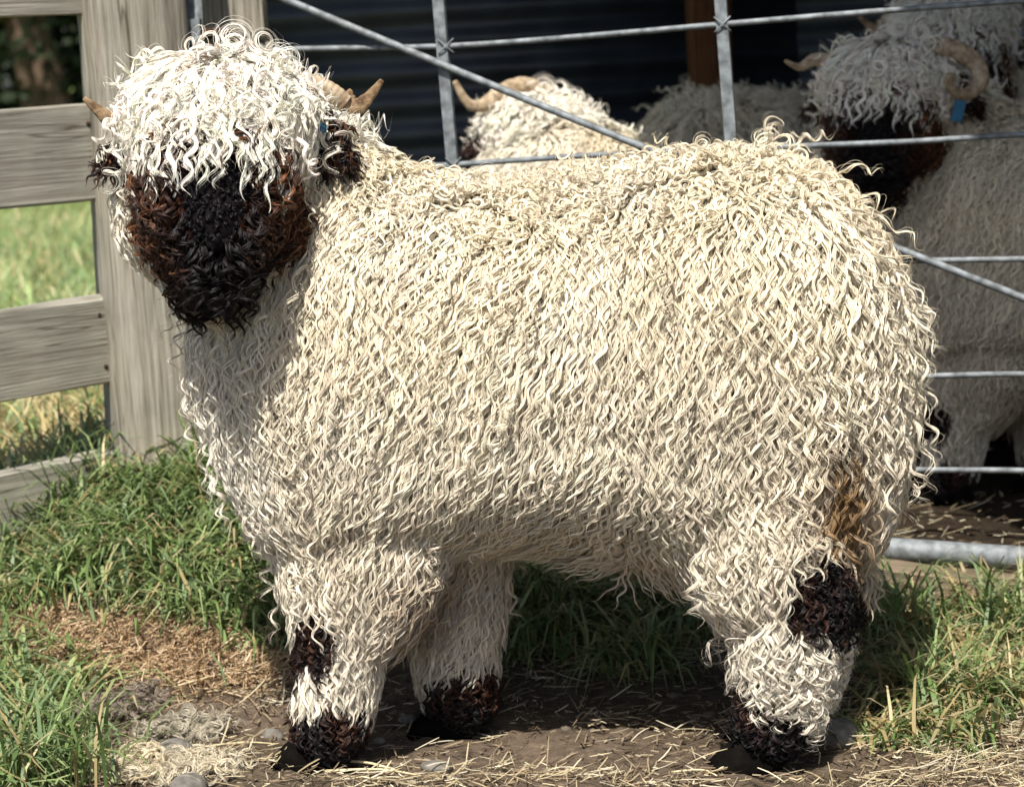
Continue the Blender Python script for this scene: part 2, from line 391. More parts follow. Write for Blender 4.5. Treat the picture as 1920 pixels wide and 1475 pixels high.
def grow(roots, nrm, flow_fn, L, lift, K=8, free=0.0):
    """centre lines of the locks: combed over the body along flow, never inside it"""
    n = len(roots); S = np.empty((n, K, 3)); Nn = np.empty((n, K, 3))
    pos = roots + nrm * 0.003; cur = nrm.copy(); S[:, 0] = pos; Nn[:, 0] = nrm; nn = nrm.copy()
    step = (L / (K - 1))[:, None]
    d0 = unit(flow_fn(pos, nn))
    for k in range(1, K):
        fl = unit(flow_fn(pos, nn))
        tg = fl - (fl * nn).sum(1, keepdims=True) * nn * (0.9 if free < 0.5 else 0.3)
        tg = unit(tg)
        wprev = 0.45
        cur = unit(cur * wprev * (0.8 if k == 1 else 1) + tg * (1 - wprev))
        pos = pos + cur * step
        hk = lift * (0.25 + 0.75 * (k / (K - 1)) ** 0.6)
        out = pos.copy()
        for i in range(n):
            q, qn, _, d = BVH.find_nearest(Vector(pos[i]))
            v = (pos[i][0] - q[0]) * qn[0] + (pos[i][1] - q[1]) * qn[1] + (pos[i][2] - q[2]) * qn[2]
            h = hk[i]
            nn[i] = qn
            if v < h: out[i] = (q[0] + qn[0] * h, q[1] + qn[1] * h, q[2] + qn[2] * h)
            elif qn[2] > -0.25 and free < 0.5:
                out[i] = 0.4 * pos[i] + 0.6 * np.array((q[0] + qn[0] * h, q[1] + qn[1] * h, q[2] + qn[2] * h))
        pos = out
        S[:, k] = pos; Nn[:, k] = nn
    return S, Nn

def locks(S, Nn, L, lam, amp, helix, spread, nf, npts, frad, col, phase, tipcurl, frizz=1, coljit=0.06, tipcol=None):
    """every lock = nf fibres waving together + frizz loose ones; returns positions, radii, colours"""
    n = len(S); c = catmull(S, npts); nn = unit(catmull(Nn, npts))
    t = unit(np.gradient(c, axis=1)); nn = unit(nn - (nn * t).sum(-1, keepdims=True) * t); b = np.cross(t, nn)
    s = np.linspace(0, 1, npts)
    F = nf + frizz
    pos = np.empty((n, F, npts, 3), np.float32); rad = np.empty((n, F, npts), np.float32); cc = np.empty((n, F, npts, 3), np.float32)
    hand = rng.choice([-1, 1], n)[:, None]
    for j in range(F):
        fr = j >= nf
        sj = s[None] * rng.uniform(0.82, 1.0, (n, 1))
        idx = sj * (npts - 1); i0 = np.minimum(idx.astype(int), npts - 2); fq = (idx - i0)[..., None]
        take = lambda A: np.take_along_axis(A, i0[..., None], 1) * (1 - fq) + np.take_along_axis(A, i0[..., None] + 1, 1) * fq
        cj, bj, nj = take(c), take(b), take(nn)
        ph = 2 * math.pi * (sj * (L / lam)[:, None]) + phase[:, None] + rng.normal(0, 0.22 if not fr else 1.0, (n, 1)) + tipcurl[:, None] * 6.283 * sj ** 3
        A = amp[:, None] * (0.25 + 0.75 * np.minimum(1, sj * 1.8)) * (rng.uniform(0.85, 1.15, (n, 1)) if not fr else rng.uniform(0.5, 1.9, (n, 1)))
        off = (A * np.cos(ph))[..., None] * bj + (hand * A * helix[:, None] * np.sin(ph))[..., None] * nj
        th = rng.uniform(0, 6.283, (n, 1)) + hand * 2.2 * sj
        rr = spread[:, None] * np.sqrt(rng.random((n, 1))) * (1 - 0.72 * sj ** 1.3) * (1 if not fr else 2.6)
        off = off + (rr * np.cos(th))[..., None] * bj + (rr * np.sin(th))[..., None] * nj
        pos[:, j] = cj + off
        prof = np.minimum(1, 0.55 + s * 3) * (1 - s ** 2.2) ** 0.8 + 0.06
        rad[:, j] = frad[:, None] * prof[None] * rng.uniform(0.75, 1.2, (n, 1)) * (1 if not fr else 0.28)
        k = (1 + rng.normal(0, coljit, (n, 1)))[..., None]
        base = col[:, None] * k
        if tipcol is not None: base = base * (1 - s[None, :, None] ** 1.5) + tipcol[:, None] * k * s[None, :, None] ** 1.5
        cc[:, j] = np.clip(base, 0.002, 0.95)
    return pos.reshape(-1, npts, 3), rad.reshape(-1, npts), cc.reshape(-1, npts, 3)

def curves_obj(name, batches, mat, parent, origin):
    """batches of (pos, rad, col) with their own point counts -> one Curves object"""
    cu = bpy.data.hair_curves.new(name)
    sizes = np.concatenate([np.full(len(p), p.shape[1], np.int32) for p, _, _ in batches])
    cu.add_curves(sizes.tolist())
    pos = np.concatenate([(p - np.asarray(origin, np.float32)).reshape(-1, 3) for p, _, _ in batches]).astype(np.float32)
    rad = np.concatenate([r.reshape(-1) for _, r, _ in batches]).astype(np.float32)
    col = np.concatenate([c.reshape(-1, 3) for _, _, c in batches]).astype(np.float32)
    cu.attributes['position'].data.foreach_set('vector', pos.ravel())
    a = cu.attributes.get('radius') or cu.attributes.new('radius', 'FLOAT', 'POINT')
    a.data.foreach_set('value', rad)
    a = cu.attributes.new('col', 'FLOAT_COLOR', 'POINT')
    c4 = np.ones((len(col), 4), np.float32); c4[:, :3] = col
    a.data.foreach_set('color', c4.ravel())
    cu.materials.append(mat)
    return tag(link(bpy.data.objects.new(name, cu), parent), kind='stuff')

def rnd(n, a, b): return rng.uniform(a, b, n)
def flow_body(p, nn):
    x, y = px_of(p)
    f = np.zeros_like(p); f[:, 2] = -1
    f[:, 0] = np.interp(x, [300, 450, 700, 1000, 1250, 1500, 1700], [0.10, 0.12, -0.28, -0.42, -0.30, 0.0, 0.25])
    f[:, 1] = -0.15
    a = 0.22 * vnoise(p, 3.2, 8) + 0.16 * vnoise(p, 8, 9)
    f[:, 0] += a
    top = sm(0.5, 0.95, nn[:, 2])[:, None]
    f = f + top * np.stack([0.9 * vnoise(p, 14, 10), 0.8 * vnoise(p, 14, 12) - 0.15, 0 * x], -1)
    return f
def flow_fore(p, nn):
    d = p - CROWN; d[:, 2] *= 0.5
    f = unit(d) * 0.9 + np.array([0.0, -0.25, -0.85])
    f[:, 0] += 0.35 * vnoise(p, 10, 15)
    return f
def flow_face(p, nn):
    d = p - MUZ
    f = unit(d) * 0.55 + np.array([0, -0.1, -0.85]); f[:, 0] += 0.5 * vnoise(p, 12, 16)
    return f

CREAM = np.array([0.75, 0.672, 0.52]); WHITE = np.array([0.80, 0.75, 0.655]); STAIN = np.array([0.27, 0.165, 0.075])
BROWN = np.array([0.080, 0.030, 0.014]); BLACKW = np.array([0.008, 0.0065, 0.008]); RUSSET = np.array([0.19, 0.078, 0.032])

def wool_colour(p, x, y):
    n = len(p); g = vnoise(p, 2.5, 20)
    k = sm(600, 330, x) * 0.8 + 0.45 * sm(0.66, 0.42, p[:, 2]) + 0.35 * sm(0, 0.6, g); k = np.clip(k, 0, 1)[:, None]
    c = CREAM * (1 - k) + WHITE * k
    leg = sm(0.3, 0.18, p[:, 2])[:, None]; c = c * (1 - 0.6 * leg) + WHITE * 0.95 * 0.6 * leg
    # yellow-brown soiling in the cleft below the tail and by the hock
    st = np.exp(-(((x - 1572 - (y - 880) * 0.10) / 34) ** 2 + ((y - 880) / 140) ** 4)) + 0.5 * np.exp(-(((x - 1565) / 90) ** 2 + ((y - 930) / 130) ** 2))
    st = np.clip(st * 1.1 * (0.8 + 0.4 * vnoise(p, 12, 21)), 0, 1)[:, None]
    c = c * (1 - st) + STAIN * st
    yb = np.exp(-(((x - 820) / 90) ** 2 + ((y - 1070) / 70) ** 2))[:, None] * 0.7; c = c * (1 - yb) + STAIN * yb
    gr = (0.16 * sm(-0.1, 0.8, vnoise(p, 3.5, 23)) + 0.10 * sm(0.45, 0.25, p[:, 2]))[:, None]; c = c * (1 - gr) + gr * np.array([0.46, 0.385, 0.28])
    c = c * (1 + 0.15 * np.clip(rng.normal(size=(n, 1)), -2.2, 1.6)) * (1 + 0.010 * rng.normal(size=(n, 3)))
    return c

def clear_dark(q, L):
    """white locks are shorter just above a dark marking, so that the marking shows"""
    for k in (0.8, 0.45):
        t = q.copy(); t[:, 2] -= L * k
        L = np.where(regions(t)[6], L * rng.uniform(0.40, 0.9, len(L)), L)
    return L
def build_fleece(parent, origin):
    p, nn = sample_roots(0.0092)
    x, y, head, face, muz, fore, dark, lower = regions(p)
    body = ~(face | muz | fore | dark | lower)
    far = (nn[:, 1] > 0.45) & (p[:, 2] < 0.7)
    keep = body & (~far | (rng.random(len(p)) < 0.40))
    q, m, X, Yp = p[keep], nn[keep], x[keep], y[keep]; n = len(q)
    rump = sm(1250, 1550, X); chest = sm(620, 420, X); top = sm(0.55, 0.95, m[:, 2]); low = sm(0.45, 0.25, q[:, 2])
    L = (0.105 + 0.015 * rump + 0.015 * chest) * (1 - 0.50 * top) * rnd(n, 0.75, 1.2)
    sl_ = 1 + 0.18 * vnoise(q, 4, 31)
    lam = (0.036 + 0.015 * rump) * (1 - 0.32 * top) * sl_ * rnd(n, 0.88, 1.14)
    amp = (0.0040 + 0.0022 * rump + 0.0010 * sm(-0.05, -0.5, m[:, 0]) + 0.0006 * low + 0.0010 * top) * rnd(n, 0.6, 1.35)
    helix = 0.25 + 0.5 * np.maximum(rump * 0.5, top) + 0.2 * rnd(n, 0, 1)
    lift = (0.0125 + 0.006 * rump + 0.004 * top) * (0.25 + 1.5 * rng.random(n) ** 1.6) + 0.002 * low + 0.006 * sm(-0.05, -0.5, m[:, 0]) * rnd(n, 0.2, 1.3)
    spread = (0.0018 + 0.0009 * rump + 0.0003 * chest) * rnd(n, 0.6, 1.5)
    phase = 2.0 * vnoise(q, 3.5, 30) + q[:, 2] * 6.283 / (0.036 * sl_) + rng.normal(0, 0.7 + 0.4 * rump, n)
    L = clear_dark(q, L)
    S, Nn = grow(q, m, flow_body, L, lift)
    col = wool_colour(q, X, Yp)
    batches = [locks(S, Nn, L, lam, amp, helix, spread, 7, 19, 0.00066 * rnd(n, 0.8, 1.3) * (1 + 0.25 * rump), col, phase, rnd(n, 0, 0.8) * (0.06 + 0.7 * rump + 0.25 * top), 1)]
    # stray locks that stand out of the coat
    k = rng.random(n) < 0.035; q2, m2 = q[k], m[k]; n2 = len(q2)
    L2 = L[k] * 0.9; S, Nn = grow(q2, m2, flow_body, L2, lift[k] * 1.9 + 0.006)
    batches.append(locks(S, Nn, L2, lam[k] * 1.2, amp[k] * 1.5, np.full(n2, 0.9), spread[k] * 0.7, 4, 22, np.full(n2, 0.0008), col[k], rnd(n2, 0, 6.28), rnd(n2, 0.3, 1.2), 3))
    curves_obj('fleece', batches, M_WOOL, parent, origin)

    # lower legs: ringlets behind, long crimped feathers in front
    keep = lower & ~dark & ((x < 1280) | (rng.random(len(p)) < 0.62)); q, m, X, Yp = p[keep], nn[keep], x[keep], y[keep]; n = len(q)
    hind = (X > 1280).astype(float)
    L = (0.078 - 0.010 * hind) * rnd(n, 0.6, 1.25); lam = (0.040 - 0.000 * hind) * rnd(n, 0.8, 1.25); amp = (0.0042 + 0.0022 * hind) * rnd(n, 0.6, 1.3)
    L = clear_dark(q, L)
    S, Nn = grow(q, m, flow_body, L, 0.012 * rnd(n, 0.4, 1.5))
    col = wool_colour(q, X, Yp)
    bt = [locks(S, Nn, L, lam, amp, 0.4 + 0.6 * hind, (0.0022 + 0.0010 * hind) * rnd(n, 0.7, 1.3), 7, 24, np.full(n, 0.00085), col, 2 * vnoise(q, 6, 33) + q[:, 2] * 6.283 / 0.04 + rng.normal(0, 0.9, n), 0.8 * hind * rnd(n, 0, 1.5), 2)]
    curves_obj('leg_wool', bt, M_WOOL, parent, origin)

    # dark markings on knees, hocks and feet
    keep = dark; q, m, X, Yp = p[keep], nn[keep], x[keep], y[keep]; n = len(q)
    L = 0.046 * rnd(n, 0.6, 1.3) * (0.30 + 0.70 * sm(0.01, 0.09, q[:, 2] + 0.04)); S, Nn = grow(q, m, flow_body, L, (0.005 + 0.009 * sm(0.02, 0.09, q[:, 2] + 0.04)) * rnd(n, 0.4, 1.6))
    rus = np.clip(0.35 + 0.5 * vnoise(q, 10, 41) + 0.25 * rng.normal(size=n), 0, 1)[:, None] * sm(0.02, 0.06, q[:, 2])[:, None]
    col = BLACKW * (1 - rus) + BROWN * 0.8 * rus
    bt = [locks(S, Nn, L, 0.020 * rnd(n, 0.8, 1.3), 0.0042 * rnd(n, 0.7, 1.4), np.full(n, 0.8), np.full(n, 0.0026), 6, 14, np.full(n, 0.0010), col, rnd(n, 0, 6.28), rnd(n, 0, 0.8), 2, 0.15)]
    curves_obj('dark_leg_wool', bt, M_WOOL, parent, origin)

    # face: brown curls round a short black muzzle
    p, nn = sample_roots(0.0082)
    x, y, head, face, muz, fore, dark, lower = regions(p)
    keep = face & ~muz; q, m, X, Yp = p[keep], nn[keep], x[keep], y[keep]; n = len(q)
    low = sm(420, 520, Yp)
    L = (0.058 + 0.024 * low) * rnd(n, 0.65, 1.2)
    L = L * np.where((np.abs(X - 400) < 85) & (Yp < 345), 0.45, 1.0)
    L = L + 0.012 * low * rng.random(n); lf = (0.020 + 0.004 * low) * rnd(n, 0.35, 1.6); hang = low > 0.25
    S = np.empty((n, 8, 3)); Nn = np.empty((n, 8, 3))
    S[~hang], Nn[~hang] = grow(q[~hang], m[~hang], flow_face, L[~hang], lf[~hang])
    S[hang], Nn[hang] = grow(q[hang], m[hang], flow_face, L[hang], lf[hang] * 0.7, 8, 1.0)
    rus = np.clip((0.75 + 0.45 * vnoise(q, 9, 44) + 0.3 * rng.normal(size=n)) * (1 - 0.9 * low) * sm(45, 130, np.hypot(X - 402, (Yp - 400) * 0.7)), 0, 1)[:, None]
    col = BLACKW * (1 - rus) + BROWN * rus
    hl = (rng.random(n) < 0.35)[:, None] * rus; col = col * (1 - hl) + RUSSET * hl
    bt = [locks(S, Nn, L, 0.036 * rnd(n, 0.8, 1.4), 0.0080 * rnd(n, 0.6, 1.4), np.full(n, 0.95), np.full(n, 0.0036), 9, 22, np.full(n, 0.0010), col, rnd(n, 0, 6.28), rnd(n, 0.1, 1.0), 2, 0.15)]
    keep = muz; q, m = p[keep], nn[keep]; n = len(q)
    L = 0.008 * rnd(n, 0.7, 1.3); S, Nn = grow(q, m, flow_face, L, 0.0025 * rnd(n, 0.5, 1.5), K=5)
    bt.append(locks(S, Nn, L, 0.014 * rnd(n, 0.8, 1.3), 0.0007 * rnd(n, 0.5, 1.5), np.full(n, 0.7), np.full(n, 0.0045), 10, 6, np.full(n, 0.0007), np.tile(BLACKW * 0.8, (n, 1)), rnd(n, 0, 6.28), rnd(n, 0, 0.3), 1, 0.2))
    curves_obj('face_wool', bt, M_WOOL, parent, origin)

    # forelock: long white locks falling from the crown
    p, nn = sample_roots(0.0092)
    x, y, head, face, muz, fore, dark, lower = regions(p)
    keep = fore; q, m, X, Yp = p[keep], nn[keep], x[keep], y[keep]; n = len(q)
    fr = sm(0.0, -0.6, m[:, 1])
    L = (0.088 + 0.03 * fr) * rnd(n, 0.55, 1.25)
    S, Nn = grow(q, m, flow_fore, L, (0.022 + 0.010 * sm(0.3, 0.9, m[:, 2])) * rnd(n, 0.5, 1.4))
    col = np.array([0.86, 0.82, 0.73]) * (1.0 + 0.07 * rng.normal(size=(n, 1))) * (1 + 0.02 * rng.normal(size=(n, 3)))
    bt = [locks(S, Nn, L, 0.060 * rnd(n, 0.75, 1.35), 0.0052 * rnd(n, 0.5, 1.5), 0.2 + 0.4 * rnd(n, 0, 1), 0.0034 * rnd(n, 0.6, 1.4), 9, 22, np.full(n, 0.0009), col, 2 * vnoise(q, 7, 50) + rng.normal(0, 1.0, n), rnd(n, 0, 0.8), 3)]
    k = rng.random(n) < 0.10; n2 = k.sum()
    S, Nn = grow(q[k], m[k], flow_fore, L[k] * 0.7, np.full(n2, 0.05) * rnd(n2, 0.8, 1.3))
    bt.append(locks(S, Nn, L[k], np.full(n2, 0.05), np.full(n2, 0.010) * rnd(n2, 0.6, 1.4), np.full(n2, 0.9), np.full(n2, 0.003), 5, 22, np.full(n2, 0.0009), col[k], rnd(n2, 0, 6.28), rnd(n2, 0.3, 1.2), 3))
    curves_obj('forelock', bt, M_WOOL, parent, origin)

def horn_mesh(name, pts, r0, r1, mat, parent, ribs=16, flat=0.75, nseg=14, per=22):
    """curved ribbed horn along control points"""
    S = catmull(np.asarray(pts)[None], len(pts) * per)[0]; n = len(S); s = np.linspace(0, 1, n)
    rad = (r0 * (1 - s) + r1 * s) * (1 + 0.10 * np.abs(np.sin(s * ribs * 3.1416)) * (1 - s * 0.6)); rad[-1] *= 0.15
    v, f = tube_path(S, [(float(a), float(a * flat)) for a in rad], nseg)
    return mesh_obj(name, np.asarray(v), f, mat, parent, True)

def make_sheep():
    org = (FN + FF + HN + HF) / 4
    s = empty('sheep', org, 'large cream curly sheep with dark face standing side-on before the gate', 'sheep')
    me = BODY.copy(); me.name = 'body'
    x, y, head, face, muz, fore, dark, lower = regions(bv)
    col = np.tile(CREAM * 0.38, (nv, 1)); col[fore] = WHITE * 0.6; col[face] = BROWN * 0.6; col[muz] = BLACKW; col[dark] = BLACKW
    a = me.color_attributes.new('col', 'FLOAT_COLOR', 'POINT'); c4 = np.ones((nv, 4), np.float32); c4[:, :3] = col
    a.data.foreach_set('color', c4.ravel())
    me.vertices.foreach_set('co', (bv - org).ravel()); me.materials.clear(); me.materials.append(M_SKIN)
    me.polygons.foreach_set('use_smooth', [True] * len(me.polygons))
    link(bpy.data.objects.new('body', me), s)
    build_fleece(s, org)
    L = lambda q: np.asarray(q) - org
    # horns: ribbed pale root running back and out, dark flared tip
    h = horn_mesh('horn', [L(P(490, 215, -0.110)), L(P(528, 172, -0.085)), L(P(580, 158, -0.070)), L(P(622, 174, -0.062)), L(P(648, 195, -0.058))], 0.014, 0.012, M_HORN, s, 15)
    horn_mesh('horn_tip', [L(P(640, 186, -0.050)), L(P(662, 203, -0.055)), L(P(688, 186, -0.060)), L(P(717, 150, -0.065))], 0.018, 0.003, M_HORNTIP, h, 7, 0.42)
    h = horn_mesh('horn', [L(P(340, 210, -0.110)), L(P(300, 182, -0.070)), L(P(265, 182, -0.040)), L(P(240, 205, -0.035)), L(P(222, 230, -0.040))], 0.017, 0.014, M_HORN, s, 15)
    horn_mesh('horn_tip', [L(P(226, 228, -0.030)), L(P(208, 226, -0.035)), L(P(182, 205, -0.040)), L(P(157, 184, -0.045))], 0.015, 0.003, M_HORNTIP, h, 7, 0.42)
    # ears: drooping, black
    def ear(base, mid, tip, wd):
        e, n = [], 9
        ctl = np.asarray([base, mid, tip]); S = catmull(ctl[None], n)[0]; w = [wd * math.sin(math.pi * (0.18 + 0.80 * k / (n - 1))) for k in range(n)]
        v, f = tube_path(S, [(a, a * 0.22 + 0.002) for a in w], 12)
        o = mesh_obj('ear', np.asarray(v), f, M_BLACK, s, True)
        n = 260; A = np.asarray(v); i = rng.integers(0, len(A) - 12, n); q = A[i] * 0.5 + A[i + 1] * 0.5
        cen = np.repeat(S, 12, 0)[i]; nr = unit(q - cen); d = unit(nr + np.array([0, -0.2, -0.9]) * 0.9 + rng.normal(0, 0.2, (n, 3)))
        LL = rnd(n, 0.015, 0.04); tt = np.linspace(0, 1, 5)[None, :, None]
        Sx = q[:, None] + d[:, None] * LL[:, None, None] * tt + np.array([0, 0, -0.5]) * LL[:, None, None] * tt ** 2
        rus = rng.random((n, 1)) ** 2; cl = BLACKW * (1 - rus) + BROWN * 1.2 * rus
        bt = [locks(Sx + org, np.repeat(nr[:, None], 5, 1), LL, np.full(n, 0.022), np.full(n, 0.0035), np.full(n, 0.8), np.full(n, 0.0024), 6, 12, np.full(n, 0.0008), cl, rnd(n, 0, 6.28), rnd(n, 0, 0.5), 2, 0.15)]
        curves_obj('ear_wool', bt, M_WOOL, o, org)
        return o
    e = ear(L(P(562, 215, -0.110)), L(P(600, 255, -0.125)), L(P(636, 308, -0.120)), 0.024)
    tg = mesh_obj('ear_tag', *boxv(L(P(606, 240, -0.150)), (0.004, 0.002, 0.006)), M_TAG, e)
    e = ear(L(P(300, 255, -0.110)), L(P(250, 285, -0.125)), L(P(205, 322, -0.120)), 0.024)
    mesh_obj('ear_tag', *boxv(L(P(250, 300, -0.155)), (0.006, 0.002, 0.010)), M_TAG, e)
    for px in (330, 472):
        v, f = ellipsoid(L(P(px, 315, -0.245)), (0.012, 0.012, 0.012), 14, 10); mesh_obj('eye', v, f, M_EYE, s, True)
    # nose pad with two nostril slits
    c = L(P(400, 444, -0.308)); bm_v, bm_f = ellipsoid(c, (0.030, 0.022, 0.022), 24, 16); bm_v = np.asarray(bm_v)
    for sx in (-1, 1):
        d = np.abs(bm_v - (c + np.array([sx * 0.014, -0.02, 0.006]))) / np.array([0.006, 0.02, 0.010]); kk = np.exp(-(d ** 2).sum(1)); bm_v[:, 1] += 0.010 * kk
    mesh_obj('nose', bm_v, bm_f, M_BLACK, s, True)
    for foot in (FN, FF, HN, HF):      # cloven hooves
        vs, fs = [], []
        for sx in (-1, 1):
            k = len(vs)
            pr = [(0.000, 0.031, 0.040), (0.012, 0.030, 0.038), (0.030, 0.025, 0.029), (0.046, 0.014, 0.016)]
            sc_ = []
            for z, ra, rb in pr:
                cpt = L(foot) + np.array([-0.024 + 0.45 * z, sx * 0.018, z - 0.002]); sc_.append((cpt, np.array([rb * 1.25, 0, 0]), np.array([0, ra * 0.58, 0])))
            v, f = loft_sections(sc_, 14); vs += [np.asarray(a) for a in v]; fs += [tuple(i + k for i in q) for q in f]
        mesh_obj('hoof', vs, fs, M_HOOF, s, True)
    return s
def boxv(c, h):
    c = np.asarray(c); v = [c + np.array([sx * h[0], sy * h[1], sz * h[2]]) for sx in (-1, 1) for sy in (-1, 1) for sz in (-1, 1)]
    return v, [(0, 1, 3, 2), (4, 6, 7, 5), (0, 4, 5, 1), (2, 3, 7, 6), (0, 2, 6, 4), (1, 5, 7, 3)]
SHEEP = make_sheep()

# ------------------------------------------------------------------ the flock behind the gate
def copy_tree(o, parent=None):
    c = o.copy(); C.objects.link(c); c.parent = parent
    for ch in list(o.children): copy_tree(ch, c)
    return c
def place_sheep(label, head_px, head_py, Y, rotz, scale, skip=()):
    """a copy of the sheep whose head stands at that place; scale (sx, sy, sz)"""
    s = copy_tree(SHEEP); s['label'] = label; s['group'] = 'sheep penned behind the gate'
    hl = np.asarray(HEADC) - np.asarray(SHEEP.location)
    s.rotation_euler = (0, 0, rotz); s.scale = scale
    h = Matrix.Rotation(rotz, 3, 'Z') @ Vector((hl[0] * scale[0], hl[1] * scale[1], hl[2] * scale[2]))
    t = P(head_px, head_py, Y)
    x0, y0 = t[0] - h[0], t[1] - h[1]
    s.location = (x0, y0, float(terrain(x0, y0)) + 0.045 * scale[2] * 0)
    for ch in list(s.children):
        if ch.name.split('.')[0] in skip:
            for g in list(ch.children): bpy.data.objects.remove(g)
            bpy.data.objects.remove(ch)
    return s
SHEEP['group'] = ''
del SHEEP['group']
s2 = place_sheep('sheep with sunlit white head and pale horn, seen over the big sheep\'s back', 1000, 345, 1.55, math.radians(14), (0.92, -0.90, 0.82), ('horn',))
s3 = place_sheep('shaded sheep with curled ribbed horn and blue ear tag behind the gate wires', 1660, 262, 1.12, math.radians(-20), (0.97, 0.97, 0.90), ('horn',))
s4 = place_sheep('sheep in deep shade showing only its grey woolly back near the brown post', 1800, 215, 2.62, math.radians(180), (0.93, 0.93, 0.95))
s5 = place_sheep('sheep furthest back, its head cut by the top edge above the curled horn', 1790, 60, 1.72, math.radians(-8), (1.02, 1.02, 1.0))
def to_local(s, pts):
    bpy.context.view_layer.update()
    inv = s.matrix_world.inverted(); return [np.array(inv @ Vector(p)) for p in pts]
h = horn_mesh('horn', to_local(s2, [P(1015, 185, 1.55), P(985, 165, 1.52), P(945, 172, 1.48), P(905, 198, 1.45), P(876, 192, 1.44), P(852, 152, 1.43)]), 0.030, 0.006, M_HORN, s2, 10, 0.6)
h = horn_mesh('horn', to_local(s2, [P(1040, 215, 1.66), P(1075, 215, 1.72), P(1105, 240, 1.74), P(1115, 270, 1.74)]), 0.026, 0.008, M_HORN, s2, 10, 0.7)
for e_ in [c for c in s3.children if c.name.startswith('ear')]:
    for t_ in list(e_.children):
        if t_.name.startswith('ear_tag'): bpy.data.objects.remove(t_)
    ear3 = e_ if 'ear3' not in globals() else ear3
c3 = to_local(s3, [P(1797, 208, 0.98)])[0]
v, f = boxv((0, 0, 0), (0.010, 0.003, 0.021)); o_ = mesh_obj('ear_tag', v, f, M_TAG, ear3); o_.location = c3; o_.rotation_euler = (0.1, 0.25, 0.3)
ring = [P(1740, 92, 1.12), P(1785, 92, 1.10), P(1828, 118, 1.08), P(1838, 150, 1.06), P(1822, 172, 1.04), P(1798, 176, 1.02), P(1780, 160, 1.00), P(1780, 138, 0.99)]
horn_mesh('horn', to_local(s3, ring), 0.021, 0.007, M_HORN, s3, 22, 0.75)
horn_mesh('horn', to_local(s3, [P(1570, 120, 1.16), P(1530, 112, 1.18), P(1500, 126, 1.18), P(1472, 114, 1.16)]), 0.018, 0.003, M_HORN, s3, 12, 0.7)

# ------------------------------------------------------------------ timber
def board(name, p0, p1, w_up, thick, mat, parent, origin, chip=0.004, nseg=10):
    """sawn board from p0 to p1 (centre line); object x axis runs along the board"""
    p0, p1 = np.asarray(p0, float), np.asarray(p1, float); d = p1 - p0; L = np.linalg.norm(d); d /= L
    up = np.array([0, 0, 1.0]); side = np.cross(d, up); side /= np.linalg.norm(side); up = np.cross(side, d)
    h, t = w_up / 2, thick / 2; bv_ = 0.004
    prof = [(-h + bv_, -t), (h - bv_, -t), (h, -t + bv_), (h, t - bv_), (h - bv_, t), (-h + bv_, t), (-h, t - bv_), (-h, -t + bv_)]
    v, f = [], []
    for i in range(nseg + 1):
        for a, b in prof: v.append((L * i / nseg - L / 2, b + 0.3 * chip * random.uniform(-1, 1), a + chip * 0.5 * random.uniform(-1, 1)))
    for i in range(nseg):
        for k in range(8):
            f.append((i * 8 + k, i * 8 + (k + 1) % 8, (i + 1) * 8 + (k + 1) % 8, (i + 1) * 8 + k))
    f.append(tuple(range(8))[::-1]); f.append(tuple(nseg * 8 + k for k in range(8)))
    o = mesh_obj(name, v, f, mat, parent)
    Mx = Matrix(((d[0], side[0], up[0], 0), (d[1], side[1], up[1], 0), (d[2], side[2], up[2], 0), (0, 0, 0, 1)))
    c = (p0 + p1) / 2 - np.asarray(origin)
    Mx.translation = Vector(c); o.matrix_local = Mx
    return o
def post(name, x, y, z0, z1, hx, hy, rz, mat, parent, origin, rnd_=0.35, rough=0.004, lean=(0, 0)):
    """upright timber with worn, rounded corners"""
    n, m = 28, 26; v, f = [], []
    for j in range(m + 1):
        z = (z1 - z0) * j / m
        for k in range(n):
            a = 2 * math.pi * k / n; ca, sa = math.cos(a), math.sin(a); e = rnd_
            px_, py_ = hx * math.copysign(abs(ca) ** e, ca), hy * math.copysign(abs(sa) ** e, sa)
            q = 1 + rough / hx * (math.sin(a * 3 + z * 2) + 0.8 * math.sin(a * 7 + 1.7 + z * 3) + random.uniform(-.5, .5))
            v.append((px_ * q + lean[0] * z, py_ * q + lean[1] * z, z))
    for j in range(m):
        for k in range(n):
            f.append((j * n + k, j * n + (k + 1) % n, (j + 1) * n + (k + 1) % n, (j + 1) * n + k))
    f.append(tuple(range(n))[::-1]); f.append(tuple(m * n + k for k in range(n)))
    o = mesh_obj(name, v, f, mat, parent, True)
    o.rotation_euler = (0, 0, rz); o.location = np.array([x, y, z0]) - np.asarray(origin)
    return o

